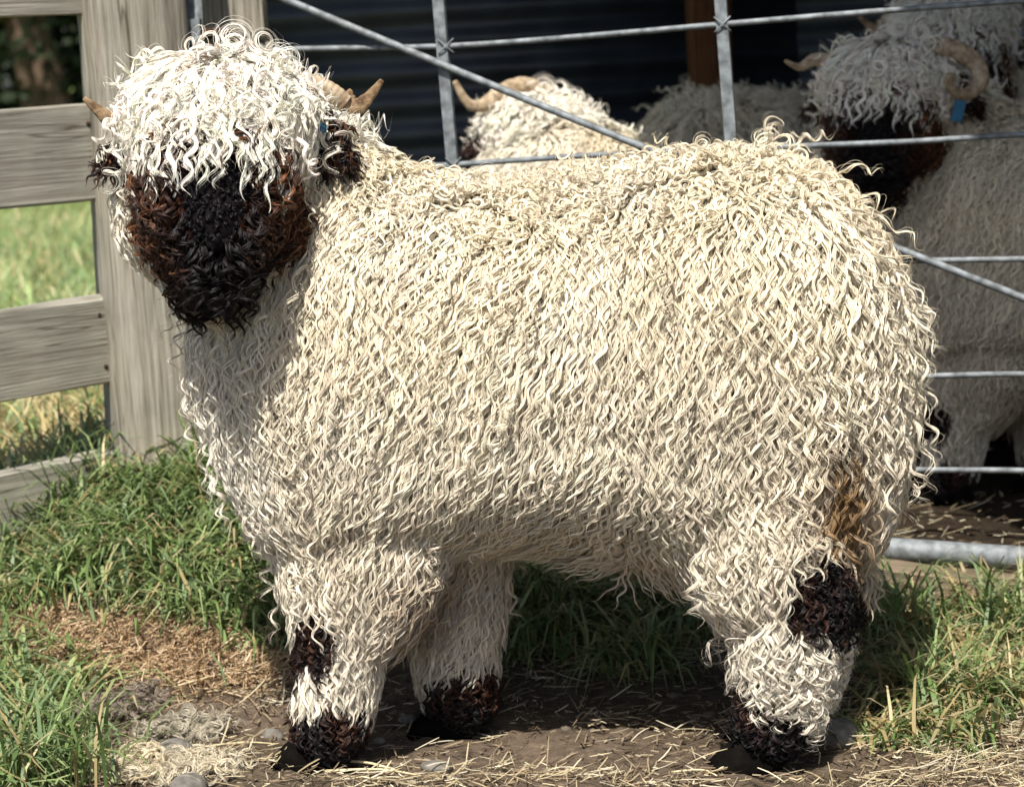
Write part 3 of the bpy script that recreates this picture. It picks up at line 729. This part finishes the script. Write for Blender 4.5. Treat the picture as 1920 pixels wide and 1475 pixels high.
YP = 0.85
pc = P(278, 500, YP)
FENCE_DIR = np.array([-0.66, -0.75, 0.0])
fo = np.array([pc[0], pc[1], terrain(pc[0], pc[1])])
fence = empty('timber_fence', fo, 'weathered grey timber rail fence with thick strainer post behind the sheep\'s head', 'fence')
post('post', pc[0], pc[1], 0.05, 1.55, 0.088, 0.085, 0.3, M_POST, fence, fo, 0.55, 0.004)
for (yt, yb, xr) in ((-125, 28, 170), (194, 372, 190), (552, 712, 210), (838, 985, 225)):
    a = P(xr + 8, (yt + yb) / 2, YP - 0.015); w_ = np.linalg.norm(P(xr, yt, YP) - P(xr, yb, YP))
    p0 = a + np.array([0.05, 0.06, 0]); p1 = a + FENCE_DIR * 1.5
    rl = board('rail', p0, p1, w_, 0.045, M_RAIL, fence, fo)
    for dz in (-0.3, 0.3):
        v, f = ellipsoid((-np.linalg.norm(p1 - p0) / 2 + 0.125 + 0.01 * dz, 0.0225, dz * w_), (0.0045, 0.0025, 0.0045), 10, 6); mesh_obj('nail', v, f, M_RUST, rl, True)
        v, f = ellipsoid((-np.linalg.norm(p1 - p0) / 2 + 0.125 + 0.01 * dz, -0.0225, dz * w_), (0.0045, 0.0025, 0.0045), 10, 6); mesh_obj('nail', v, f, M_RUST, rl, True)

# second post that the gate hangs on
gp = P(447, 60, 1.12)
go = np.array([gp[0], gp[1], 0.1]); gpost = empty('gate_post', go, 'squared grey timber post beside the gate hinge, above the sheep\'s head', 'post')
post('post', gp[0], gp[1], 0.05, P(447, 82, 1.12)[2], 0.058, 0.058, 0.05, M_POST, gpost, go, 0.22, 0.0015)
post('post_cap', gp[0] - 0.002, gp[1] - 0.004, P(447, 80, 1.12)[2], 1.5, 0.056, 0.058, 0.05, M_POST, gpost, go, 0.22, 0.0015)

# sleeper under the gate
a, b = P(330, 950, 0.85), P(2050, 1104, 0.44)
a[2] = terrain(a[0], a[1]) - 0.010; b[2] = terrain(b[0], b[1]) - 0.008
sl_ = board('timber_sleeper', a, b, 0.06, 0.10, M_SLEEPER, None, (0, 0, 0), 0.006, 24)
tag(sl_, 'low weathered timber sleeper lying under the gate\'s bottom pipe', 'sleeper')

# ------------------------------------------------------------------ gate
GA = P(372, 300, 0.88); GB = P(2080, 300, 0.47)
gdir = (GB - GA)[:2]; 
def gp_(px, py):
    """point on the gate's upright plane"""
    d = ray(px, py); n_ = np.array([-gdir[1], gdir[0], 0]); t = ((GA - CAM) @ n_) / (d @ n_)
    return CAM + d * t
gt = empty('steel_gate', (GA[0], GA[1], 0.13), 'galvanised steel gate with rod mesh, diagonal brace and bottom pipe behind the sheep', 'gate')
gto = np.array(gt.location)
def rod(name, pts, r, parent=gt, mat=M_GALV, nseg=8, sub=4, off=0.0, wob=0.0):
    pts = np.array([np.asarray(p) for p in pts]); pts = catmull(pts[None], max(2, (len(pts) - 1) * sub + 1))[0] if len(pts) > 2 else np.linspace(pts[0], pts[-1], 2 if not wob else 14)
    nrm_ = np.array([gdir[1], -gdir[0], 0]) / np.linalg.norm(gdir)
    pts = pts + nrm_ * off
    if wob: pts[:, 2] += wob * np.cumsum(rng.normal(size=len(pts))) * np.sin(np.linspace(0, math.pi, len(pts)))
    v, f = tube_path(pts - gto, [r] * len(pts), nseg)
    return mesh_obj(name, v, f, mat, parent, True)
R = 0.0048
rod('rod', [gp_(385, 100), gp_(560, 92), gp_(836, 87), gp_(1100, 68), gp_(1354, 46), gp_(1640, 22), gp_(1960, -2), gp_(2500, -44)], R)
rod('rod', [gp_(392, 345), gp_(620, 325), gp_(850, 309), gp_(1150, 289), gp_(1500, 274), gp_(1700, 266), gp_(1960, 250), gp_(2500, 226)], R)
rod('rod', [gp_(396, 520), gp_(900, 505), gp_(1350, 494), gp_(1700, 489), gp_(1960, 485), gp_(2500, 478)], R)
rod('rod', [gp_(400, 690), gp_(900, 700), gp_(1350, 705), gp_(1700, 705), gp_(1960, 701), gp_(2500, 706)], R)
rod('rod', [gp_(402, 820), gp_(900, 850), gp_(1350, 870), gp_(1700, 880), gp_(1960, 883), gp_(2500, 905)], R)
rod('diagonal_brace', [gp_(440, -42), gp_(1200, 272), gp_(1960, 573), gp_(2500, 787)], 0.0062, off=0.012)
for xa, ya, xb, yb in ((812, -120, 905, 960), (1340, -150, 1425, 990)):
    p, q = gp_(xa, ya), gp_(xb, yb); d = (gdir / np.linalg.norm(gdir)) * 0.0095; n_ = np.array([gdir[1], -gdir[0]]) / np.linalg.norm(gdir) * 0.0055
    v = []
    for c_ in (p, q):
        for sx, sy in ((-1, -1), (1, -1), (1, 1), (-1, 1)): v.append(np.array([c_[0] + sx * d[0] + sy * n_[0], c_[1] + sx * d[1] + sy * n_[1], c_[2]]) - gto)
    mesh_obj('upright_bar', v, [(0, 1, 5, 4), (1, 2, 6, 5), (2, 3, 7, 6), (3, 0, 4, 7), (0, 3, 2, 1), (4, 5, 6, 7)], M_GALV, gt)
for cx, cy in ((836, 87), (1354, 46), (851, 309), (1373, 279)):
    for q_ in (-1, 1):
        c_ = gp_(cx, cy) - gto + np.array([0, -0.0065, 0]); a_ = 0.6 * q_
        rod('wire_tie', [c_ + gto + np.array([-0.013, 0.002, -0.012 * q_]), c_ + gto + np.array([0, -0.004, 0]), c_ + gto + np.array([0.013, 0.002, 0.012 * q_])], 0.0014, nseg=6)
rod('bottom_pipe', [gp_(404, 936), gp_(1200, 996), gp_(1960, 1048), gp_(2500, 1086)], 0.0185, nseg=20)
rod('latch_stile', [gp_(2440, -120), gp_(2500, 1086)], 0.021, nseg=20)
rod('hinge_stile', [gp_(352, -60), gp_(404, 940)], 0.021, nseg=20)
br = mesh_obj('hinge_bracket', *boxv(gp_(352, 62) - gto + np.array([0.0, -0.02, 0]), (0.026, 0.022, 0.022)), M_GALV, gt)
v, f = tube_path([gp_(352, 62) - gto + np.array([0, -0.043, 0]), gp_(352, 62) - gto + np.array([0, -0.052, 0])], [0.009, 0.009], 6); mesh_obj('bolt', v, f, M_GALV, br)
v, f = tube_path([gp_(385, 62) - gto + np.array([-0.02, 0.0, 0]), gp_(420, 64) - gto + np.array([0, 0.06, 0])], [0.010, 0.010], 10); mesh_obj('hinge_pin', v, f, M_RUST, gt)

# ------------------------------------------------------------------ shed
YW = 3.3
shed = empty('shed', (0.6, YW, 0.13), 'dark open shed of horizontal corrugated iron behind the penned sheep', 'shed')
sho = np.array(shed.location)
x0 = P(430, 200, YW)[0]
def corrugated(name, x0, x1, z0, z1, Y, pitch=0.083, depth=0.011):
    nz = int((z1 - z0) / pitch * 10); v, f = [], []
    for j in range(nz + 1):
        z = z0 + (z1 - z0) * j / nz; dy = depth * math.cos(2 * math.pi * z / pitch)
        v += [np.array([x0, Y + dy, z]) - sho, np.array([x1, Y + dy, z]) - sho]
    m = len(v)
    v += [a + np.array([0, 0.03, 0]) for a in v]
    for j in range(nz):
        f.append((2 * j, 2 * j + 1, 2 * j + 3, 2 * j + 2)); f.append((m + 2 * j, m + 2 * j + 2, m + 2 * j + 3, m + 2 * j + 1))
        f.append((2 * j, 2 * j + 2, m + 2 * j + 2, m + 2 * j)); f.append((2 * j + 1, m + 2 * j + 1, m + 2 * j + 3, 2 * j + 3))
    return mesh_obj(name, v, f, M_IRON, shed, True)
corrugated('iron_sheet', x0, x0 + 1.55, 0.08, 2.6, YW)
corrugated('iron_sheet', x0 + 1.545, x0 + 3.2, 0.08, 2.6, YW - 0.006)
corrugated('iron_sheet', x0 + 3.19, x0 + 4.9, 0.08, 2.6, YW)
bp_ = P(1330, 80, 2.95)
post('timber_post', bp_[0], bp_[1], 0.1, 2.42, 0.052, 0.05, 0.1, M_BROWNPOST, shed, sho, 0.2, 0.001)
post('timber_post', 2.4, -1.6, -0.05, 2.36, 0.05, 0.05, 0.1, M_BROWNPOST, shed, sho, 0.2, 0.001)
post('timber_post', 3.6, 0.6, -0.05, 2.40, 0.05, 0.05, 0.1, M_BROWNPOST, shed, sho, 0.2, 0.001)
# roof added out of view to shade the pen: its skewed eave leaves only the strip behind the left half of the gate in the sun
poly = [(x0 - 0.5, YW + 0.4), (x0 - 0.5, 1.4), (-0.38, 1.4), (0.06, 0.42), (0.58, -0.73), (1.15, -2.0), (4.5, -2.0), (4.5, YW + 0.4)]
v = [np.array([a, b, 2.45 + 0.04 * b]) - sho for a, b in poly] + [np.array([a, b, 2.48 + 0.04 * b]) - sho for a, b in poly]; k = len(poly)
mesh_obj('shade_roof', v, [tuple(range(k)), tuple(range(2 * k - 1, k - 1, -1))] + [(i, i + k, (i + 1) % k + k, (i + 1) % k) for i in range(k)], M_IRON, shed)
v, f = boxv((2.15 - sho[0], 1.85 - sho[1], 1.2), (0.02, 1.43, 1.24)); mesh_obj('shade_wall', v, f, M_IRON, shed)  # unseen wall added on the right to cut sky light in the pen

# ------------------------------------------------------------------ ground cover
def blades(name, root, h, wd, az, lean, col, mat, label, cat, curl=0.0, flat=False):
    """blades of grass / straw: tapered curved strips, 3 segments"""
    n = len(root); t = np.array([0, 0.4, 0.75, 1.0]); wprof = np.array([0.8, 1.0, 0.65, 0.0])
    if flat: wprof = np.array([0.7, 1.0, 1.0, 0.55])
    d = np.stack([np.cos(az), np.sin(az), 0 * az], -1); sd = np.stack([-np.sin(az), np.cos(az), 0 * az], -1)
    tw = rng.uniform(-0.9, 0.9, n); bend = rng.normal(0, 0.12, n)
    v = np.empty((n, 4, 2, 3))
    for k in range(4):
        a = lean * (0.35 + 0.65 * t[k]) + curl * t[k] ** 2 if not flat else lean + bend * (t[k] - 0.5)
        c = root + d * (h * t[k] * np.sin(a))[:, None] + np.array([0, 0, 1.0]) * (h * t[k] * np.cos(a))[:, None]
        s_ = sd * np.cos(tw * t[k])[:, None] + d * np.sin(tw * t[k])[:, None]
        if flat: s_ = s_ + np.array([0, 0, 0.5])
        v[:, k, 0] = c - s_ * (wd * wprof[k] / 2)[:, None]; v[:, k, 1] = c + s_ * (wd * wprof[k] / 2)[:, None]
    base = (np.arange(n) * 8)[:, None]
    q = np.array([[0, 1, 3, 2], [2, 3, 5, 4], [4, 5, 7, 6]]).reshape(1, -1)
    faces = (base + q).reshape(-1, 4)
    me = bpy.data.meshes.new(name)
    me.vertices.add(n * 8); me.vertices.foreach_set('co', v.ravel())
    me.loops.add(faces.size); me.loops.foreach_set('vertex_index', faces.ravel().astype(np.int32))
    me.polygons.add(len(faces)); me.polygons.foreach_set('loop_start', np.arange(len(faces), dtype=np.int32) * 4)
    me.polygons.foreach_set('use_smooth', np.ones(len(faces), bool))
    me.update(calc_edges=True)
    a = me.color_attributes.new('col', 'FLOAT_COLOR', 'POINT'); c4 = np.ones((n, 8, 4), np.float32); c4[:, :, :3] = col[:, None]
    a.data.foreach_set('color', c4.ravel()); me.materials.append(mat)
    return tag(link(bpy.data.objects.new(name, me)), label, cat, kind='stuff')
def before_gate(r):
    gy = GA[1] + (r[:, 0] - GA[0]) * gdir[1] / gdir[0]
    return (r[:, 1] < gy - 0.06) | (r[:, 0] < -0.5)
def scatter(n, x0, x1, y0, y1, dens):
    x = rng.uniform(x0, x1, n); y = rng.uniform(y0, y1, n)
    k = rng.random(n) < dens(x, y); x, y = x[k], y[k]
    return np.stack([x, y, terrain(x, y)], -1)
def blob(px, py, rx, ry):
    g = Gd(px, py); return (g[0], g[1], rx, ry)
def blobs(x, y, bl):
    o = np.zeros_like(x)
    for a, b, rx, ry in bl: o = np.maximum(o, np.exp(-((((x - a) / rx) ** 2 + ((y - b) / ry) ** 2)) ** 1.6))
    return o
def p3(x, y): return np.stack([x, y, 0 * x], -1)
green_b = [blob(120, 1000, 0.20, 0.22), blob(280, 960, 0.22, 0.25), blob(420, 1040, 0.17, 0.20), blob(480, 1150, 0.10, 0.12), blob(300, 870, 0.25, 0.2), blob(40, 1330, 0.10, 0.12), blob(70, 1450, 0.09, 0.10), blob(20, 1230, 0.06, 0.06),
           blob(1080, 1130, 0.14, 0.13), blob(1000, 1180, 0.09, 0.10), blob(1230, 1150, 0.14, 0.10), blob(1130, 1060, 0.18, 0.14), blob(1780, 1320, 0.13, 0.10), blob(1690, 1230, 0.12, 0.08), blob(1890, 1250, 0.10, 0.12), blob(1180, 1250, 0.06, 0.05), blob(1700, 1130, 0.10, 0.05), blob(1840, 1135, 0.12, 0.05), blob(1760, 1190, 0.10, 0.06), blob(1720, 1400, 0.08, 0.06)]
bare_b = [blob(330, 1330, 0.16, 0.05), blob(1000, 1370, 0.32, 0.09), blob(420, 1420, 0.18, 0.07)]
dry_b = [blob(170, 1225, 0.15, 0.09), blob(320, 1245, 0.14, 0.085), blob(450, 1262, 0.09, 0.06), blob(50, 1190, 0.09, 0.07)]
straw_b = [blob(1700, 1370, 0.22, 0.14), blob(1850, 1180, 0.16, 0.10), blob(1620, 1280, 0.12, 0.10), blob(880, 1462, 0.26, 0.030), blob(1250, 1475, 0.08, 0.015), blob(1720, 1250, 0.20, 0.12), blob(1800, 1460, 0.2, 0.05), blob(1150, 1230, 0.16, 0.09), blob(1850, 1420, 0.12, 0.10), blob(560, 1290, 0.10, 0.06), blob(300, 1450, 0.14, 0.05)]

def grass_cols(n, dry):
    g = np.array([[0.10, 0.155, 0.05], [0.15, 0.215, 0.075], [0.25, 0.31, 0.14], [0.14, 0.20, 0.10]])[rng.integers(0, 4, n)]
    s_ = np.array([[0.42, 0.34, 0.17], [0.34, 0.27, 0.13], [0.50, 0.43, 0.26]])[rng.integers(0, 3, n)]
    k = (rng.random(n) < dry)[:, None]
    return np.where(k, s_, g * 1.28) * (1 + 0.15 * rng.normal(size=(n, 1)))

# green turf by fence and gate
def dg_(x, y): return (1 - 0.93 * blobs(x, y, dry_b)) * (1 - 0.9 * blobs(x, y, bare_b)) * np.clip(blobs(x, y, green_b) * (0.75 + 0.5 * vnoise(p3(x, y), 5, 60)) + 0.10 * sm(0.35, 0.6, y), 0, 1)
r = scatter(95000, -1.1, 1.15, -0.55, 1.05, dg_)
r = r[before_gate(r)]
r = r[~((np.abs(r[:, 1] - FN[1]) < 0.05) & (np.abs(r[:, 0] - FN[0]) < 0.06))]
n = len(r); hh = (0.06 + 0.085 * rng.random(n) ** 1.6) * (1 + 0.35 * vnoise(r, 4, 61)) * (1 - 0.15 * (r[:, 0] > 0.3))
blades('turf_grass', r, hh, rng.uniform(0.003, 0.0078, n), rng.uniform(0, 6.28, n), rng.uniform(0.15, 1.15, n), grass_cols(n, 0.17 + 0.33 * (r[:, 0] > 0.3)), M_GRASS,
       'short green grass tufts growing along the fence and gate', 'grass', 0.7)
# tall thin tufts right at the fence foot and lower left corner
def dt_(x, y): return blobs(x, y, [blob(330, 850, 0.16, 0.12), blob(200, 880, 0.20, 0.16), blob(60, 980, 0.12, 0.10), blob(420, 930, 0.08, 0.10), blob(1690, 1190, 0.06, 0.06), blob(1790, 1330, 0.07, 0.05), blob(1880, 1200, 0.06, 0.06), blob(50, 1420, 0.08, 0.06), blob(120, 1475, 0.07, 0.03)])
r = scatter(26000, -1.1, 1.0, -0.55, 1.0, dt_); r = r[before_gate(r)]; n = len(r)
blades('tall_grass', r, rng.uniform(0.08, 0.19, n), rng.uniform(0.003, 0.0068, n), rng.uniform(0, 6.28, n), rng.uniform(0.05, 0.6, n), grass_cols(n, 0.12), M_GRASS,
       'taller green grass stems around the fence post foot and lower corner', 'grass', 0.5)
# straw lying about
def ds_(x, y): return np.clip(blobs(x, y, straw_b) + 0.05, 0, 1)
r = scatter(110000, -1.05, 1.15, -0.6, 1.2, ds_); n = len(r); r[:, 2] += rng.uniform(0.001, 0.016, n)
sc_ = np.array([[0.50, 0.43, 0.28], [0.38, 0.31, 0.19], [0.58, 0.53, 0.40], [0.26, 0.20, 0.13]])[rng.integers(0, 4, n)] * (1 + 0.12 * rng.normal(size=(n, 1)))
blades('loose_straw', r, 0.008 + 0.055 * rng.random(n) ** 2.6, rng.uniform(0.0007, 0.0021, n), rng.uniform(0, 6.28, n), rng.normal(1.5, 0.16, n), sc_, M_STRAW,
       'pale dry straw scattered over the trodden earth', 'straw', 0.15, True)
# brown dry clippings
def dd_(x, y): return np.clip(blobs(x, y, dry_b) * 1.1, 0, 1)
r = scatter(110000, -1.05, 0.1, -0.5, 0.6, dd_); n = len(r); r[:, 2] += rng.uniform(0.001, 0.012, n)
sc_ = np.array([[0.50, 0.36, 0.22], [0.42, 0.29, 0.17], [0.58, 0.46, 0.31], [0.30, 0.20, 0.12]])[rng.integers(0, 4, n)] * (1 + 0.12 * rng.normal(size=(n, 1)))
blades('dry_clippings', r, rng.uniform(0.008, 0.034, n), rng.uniform(0.0010, 0.0024, n), rng.uniform(0, 6.28, n), rng.normal(1.4, 0.3, n), sc_, M_STRAW,
       'orange-brown dried grass clippings lying in front of the turf', 'dry grass', 0.1, True)
# fine dark litter on the bare earth
r = scatter(16000, -1.0, 1.1, -0.6, 0.5, lambda x, y: 0.45 + 0 * x); n = len(r); r[:, 2] += rng.uniform(0.001, 0.006, n)
sc_ = np.array([[0.20, 0.15, 0.10], [0.13, 0.09, 0.06], [0.33, 0.27, 0.19], [0.26, 0.2, 0.13]])[rng.integers(0, 4, n)]
blades('plant_litter', r, rng.uniform(0.006, 0.03, n), rng.uniform(0.001, 0.003, n), rng.uniform(0, 6.28, n), rng.normal(1.5, 0.15, n), sc_, M_STRAW,
       'fine broken stalks trodden into the dark earth under the sheep', 'litter', 0.1, True)
# paddock beyond the fence
r = scatter(330000, -5.5, 0.6, -2.0, 9.5, lambda x, y: np.where((y > 0.93 + (x + 0.62) * 1.13 + 0.05) & ((x < -0.72 - 0.04 * np.minimum(y, 3)) | (y > 3.7)), 0.28 + 0.72 * np.exp(-np.maximum(y - 0.5, 0) / 2.5), 0.0)); n = len(r)
cc_ = np.where((r[:, 1] < 2.4)[:, None], grass_cols(n, 0.6) * 1.2, grass_cols(n, 0.25) * 1.35)
blades('paddock_grass', r, rng.uniform(0.08, 0.22, n) * np.where(r[:, 1] < 2.4, 1.0, 1.0), rng.uniform(0.004, 0.009, n), rng.uniform(0, 6.28, n), rng.uniform(0.1, 0.9, n), cc_, M_GRASS,
       'long sunlit paddock grass beyond the timber fence', 'grass', 0.5)

# clods and grit on the bare earth: real lumps, one mass
def clods():
    r = scatter(5200, -1.0, 1.1, -0.6, 0.55, lambda x, y: 0.8 - 0.7 * np.clip(blobs(x, y, green_b), 0, 1)); n = len(r)
    bm = bmesh.new(); bmesh.ops.create_icosphere(bm, subdivisions=1, radius=1.0); bv0 = np.array([v.co[:] for v in bm.verts]); bf = np.array([[v.index for v in f.verts] for f in bm.faces]); bm.free()
    sz = (0.0018 + 0.009 * rng.random(n) ** 5)[:, None, None] * rng.uniform(0.6, 1.3, (n, 1, 3)) * np.array([1, 1, 0.6]) * rng.uniform(0.7, 1.3, (n, len(bv0), 1))
    v = (r[:, None] + bv0[None] * sz).reshape(-1, 3); f = (np.arange(n)[:, None, None] * len(bv0) + bf[None]).reshape(-1, 3)
    col = np.array([[0.10, 0.075, 0.055], [0.15, 0.12, 0.09], [0.075, 0.055, 0.04], [0.12, 0.10, 0.08]])[rng.integers(0, 4, n)]
    tag(mesh_obj('soil_clods', v, f.tolist(), M_SKIN, None, False, np.repeat(col, len(bv0), 0)), 'crumbs of dry earth and grit on the trodden ground', 'soil', kind='stuff')
clods()
# stones
def stone(px, py, rx, ry, rz_, label, sink=0.3):
    g = Gd(px, py); v, f = ellipsoid((0, 0, 0), (rx, ry, rz_), 16, 10); v = np.asarray(v)
    k = 1 + 0.18 * vnoise(v / max(rx, ry) * 0.35 + g, 1.0, int(px)) + 0.08 * vnoise(v / max(rx, ry) * 0.8 + g, 1.0, int(px) + 1)
    o = mesh_obj('stone', v * k[:, None], f, M_STONE, None, True); o.location = (g[0], g[1], g[2] + rz_ * (1 - 2 * sink) )
    o.rotation_euler = (0, 0, rng.uniform(0, 3)); return tag(o, label, 'stone', 'stones lying on the earth')
stone(325, 1425, 0.034, 0.030, 0.022, 'smooth grey stone nested in the tuft of shed wool')
stone(352, 1482, 0.032, 0.025, 0.016, 'flat grey stone at the bottom edge below the shed wool')
stone(820, 1442, 0.022, 0.016, 0.008, 'flat pale pebble between the front and hind feet')
stone(1570, 1392, 0.028, 0.024, 0.026, 'pale grey stone just behind the near hind foot')
stone(765, 1352, 0.014, 0.012, 0.009, 'small grey pebble between the two front feet')
stone(510, 1385, 0.016, 0.012, 0.010, 'small dark pebble left of the near front foot')
stone(712, 1392, 0.010, 0.008, 0.006, 'tiny pebble right behind the near front foot')
stone(440, 1435, 0.014, 0.010, 0.007, 'dark pebble between the shed wool and the near front foot')
stone(1630, 1372, 0.018, 0.012, 0.007, 'flat grey pebble right of the pale stone')
stone(50, 1425, 0.022, 0.018, 0.014, 'grey stone among the grass in the lower corner')

# tufts of shed wool on the ground
def wool_tuft(px, py, rx, ry, n, col, label, lam=0.03, L0=0.07, amp=0.008):
    g = Gd(px, py); o = empty('wool_tuft', g, label, 'wool')
    a = rng.uniform(0, 6.28, n); rr = np.sqrt(rng.random(n)); c = np.stack([rx * rr * np.cos(a), ry * rr * np.sin(a), 0.006 + 0.03 * (1 - rr) * rng.random(n)], -1)
    K = 8; S = np.empty((n, K, 3)); S[:, 0] = c; d = rng.uniform(0, 6.28, n); bend = rng.normal(0, 0.5, n)
    for k in range(1, K):
        d = d + bend + rng.normal(0, 0.25, n)
        S[:, k] = S[:, k - 1] + np.stack([np.cos(d), np.sin(d), rng.normal(0, 0.15, n)], -1) * (L0 / (K - 1))
        S[:, k, 2] = np.clip(S[:, k, 2], 0.003, 0.05)
    Nn = np.zeros_like(S); Nn[..., 2] = 1
    cc = np.asarray(col) * (1 + 0.12 * rng.normal(size=(n, 1)))
    bt = [locks(S + g, Nn, np.full(n, L0), lam * rnd(n, 0.8, 1.3), amp * rnd(n, 0.5, 1.3), np.full(n, 0.7), np.full(n, 0.004), 6, 20, np.full(n, 0.0008), cc, rnd(n, 0, 6.28), rnd(n, 0, 1), 4)]
    c_ = curves_obj('wool_lock', bt, M_WOOL, o, g)
    return o
wool_tuft(285, 1445, 0.055, 0.035, 150, (0.58, 0.50, 0.36), 'cream tuft of shed wool curled around the grey stone')
wool_tuft(355, 1452, 0.045, 0.03, 90, (0.58, 0.52, 0.40), 'pale strands of shed wool beside the wool-ringed stone')
wool_tuft(345, 1378, 0.04, 0.02, 60, (0.42, 0.38, 0.30), 'greyish wisp of wool just behind the wool-ringed stone')
wool_tuft(235, 1325, 0.04, 0.03, 70, (0.24, 0.20, 0.16), 'dirty grey-brown wool clump on the bare earth below the dry grass')

# a few long pale stalks
def stalk(px0, py0, px1, py1, r_, label, z=0.01):
    a, b = Gd(px0, py0), Gd(px1, py1); m = (a + b) / 2 + np.array([0.01, 0.0, z]); a[2] += 0.004; b[2] += 0.006
    S = catmull(np.array([a, m, b])[None], 9)[0]; v, f = tube_path(S - a, [r_ * (1 - 0.05 * k) for k in range(9)], 6)
    o = mesh_obj('straw_stalk', v, f, M_STALK, None, True); o.location = a; return tag(o, label, 'straw', 'long straw stalks on the earth')
M_STALK = mat_plain('stalk', (0.55, 0.46, 0.29), 0.6, 0.3, 0, 60, 0.15)
stalk(360, 1408, 520, 1402, 0.0016, 'long pale stalk pointing at the near front foot')
stalk(590, 1432, 745, 1452, 0.0024, 'thick pale straw lying across the near front hoof')
stalk(610, 1450, 790, 1462, 0.0020, 'pale straw in front of the near front hoof')
stalk(1260, 1452, 1345, 1462, 0.0016, 'bent pale stalk left of the near hind foot')
stalk(300, 1300, 460, 1262, 0.0013, 'thin long stalk across the bare earth below the dry grass')

# ------------------------------------------------------------------ far shelter trees and wire fence
def tree(x, y, h, rx, label, seed, dark):
    r_ = np.random.default_rng(seed); o = empty('shelter_tree', (x, y, 0.2), label, 'tree', 'trees beyond the paddock')
    pts = [np.array([0.15 * math.sin(k + seed), 0.1 * math.cos(k * 1.3), h * 0.75 * k / 5]) for k in range(6)]
    v, f = tube_path(pts, [0.28, 0.22, 0.18, 0.14, 0.1, 0.05], 10); tr = mesh_obj('trunk', v, f, M_BARK, o, True)
    for k in range(5):
        a = r_.uniform(0, 6.28); z = h * r_.uniform(0.2, 0.6); e = np.array([math.cos(a) * rx * 0.8, math.sin(a) * rx * 0.8, z + h * 0.15])
        v, f = tube_path([np.array([0, 0, z]), e * np.array([0.5, 0.5, 1]) - [0, 0, 0.05 * h], e], [0.09, 0.06, 0.02], 6); mesh_obj('limb', v, f, M_BARK, tr, True)
    n = 9000; nc = 60
    cc = np.stack([r_.normal(0, 0.5, nc) * rx, r_.normal(0, 0.5, nc) * rx, h * (0.12 + 0.85 * r_.random(nc))], -1)
    c = cc[r_.integers(0, nc, n)] + r_.normal(0, 1, (n, 3)) * np.array([0.22 * rx, 0.22 * rx, 0.09 * h])
    c[:, 2] = np.clip(c[:, 2], 0.35, None)
    d1 = unit(r_.normal(size=(n, 3))); d2 = unit(np.cross(d1, r_.normal(size=(n, 3)))); s_ = r_.uniform(0.05, 0.12, (n, 1))
    v = np.stack([c - d1 * s_, c + d2 * s_ * 0.5, c + d1 * s_, c - d2 * s_ * 0.5], 1).reshape(-1, 3)
    f = np.arange(n * 4).reshape(-1, 4)
    col = np.repeat(np.asarray(dark) * (1 + 0.3 * r_.normal(size=(n, 1))).clip(0.3, 2), 4, 0)
    mesh_obj('crown', v, f.tolist(), M_LEAF, o, False, col)
M_BARK = mat_plain('bark', (0.10, 0.07, 0.05), 0.9, 0.1, 0, 12, 0.4, 0.5)
M_LEAF = mat_attr('leaf', 0.6, 0.2, 0.15)
for k, (px, Y_, h_, rx_, lab) in enumerate([(-60, 22.0, 6.0, 2.0, 'dark shelter tree beyond the paddock at the frame edge'), (70, 20.0, 5.5, 1.9, 'dark evergreen tree seen between the two upper rails'), (190, 23.0, 6.5, 2.1, 'dark evergreen tree partly hidden by the strainer post')]):
    q = P(px, 200, Y_); tree(q[0], Y_, h_, rx_, lab, 70 + k, (0.022, 0.035, 0.016))
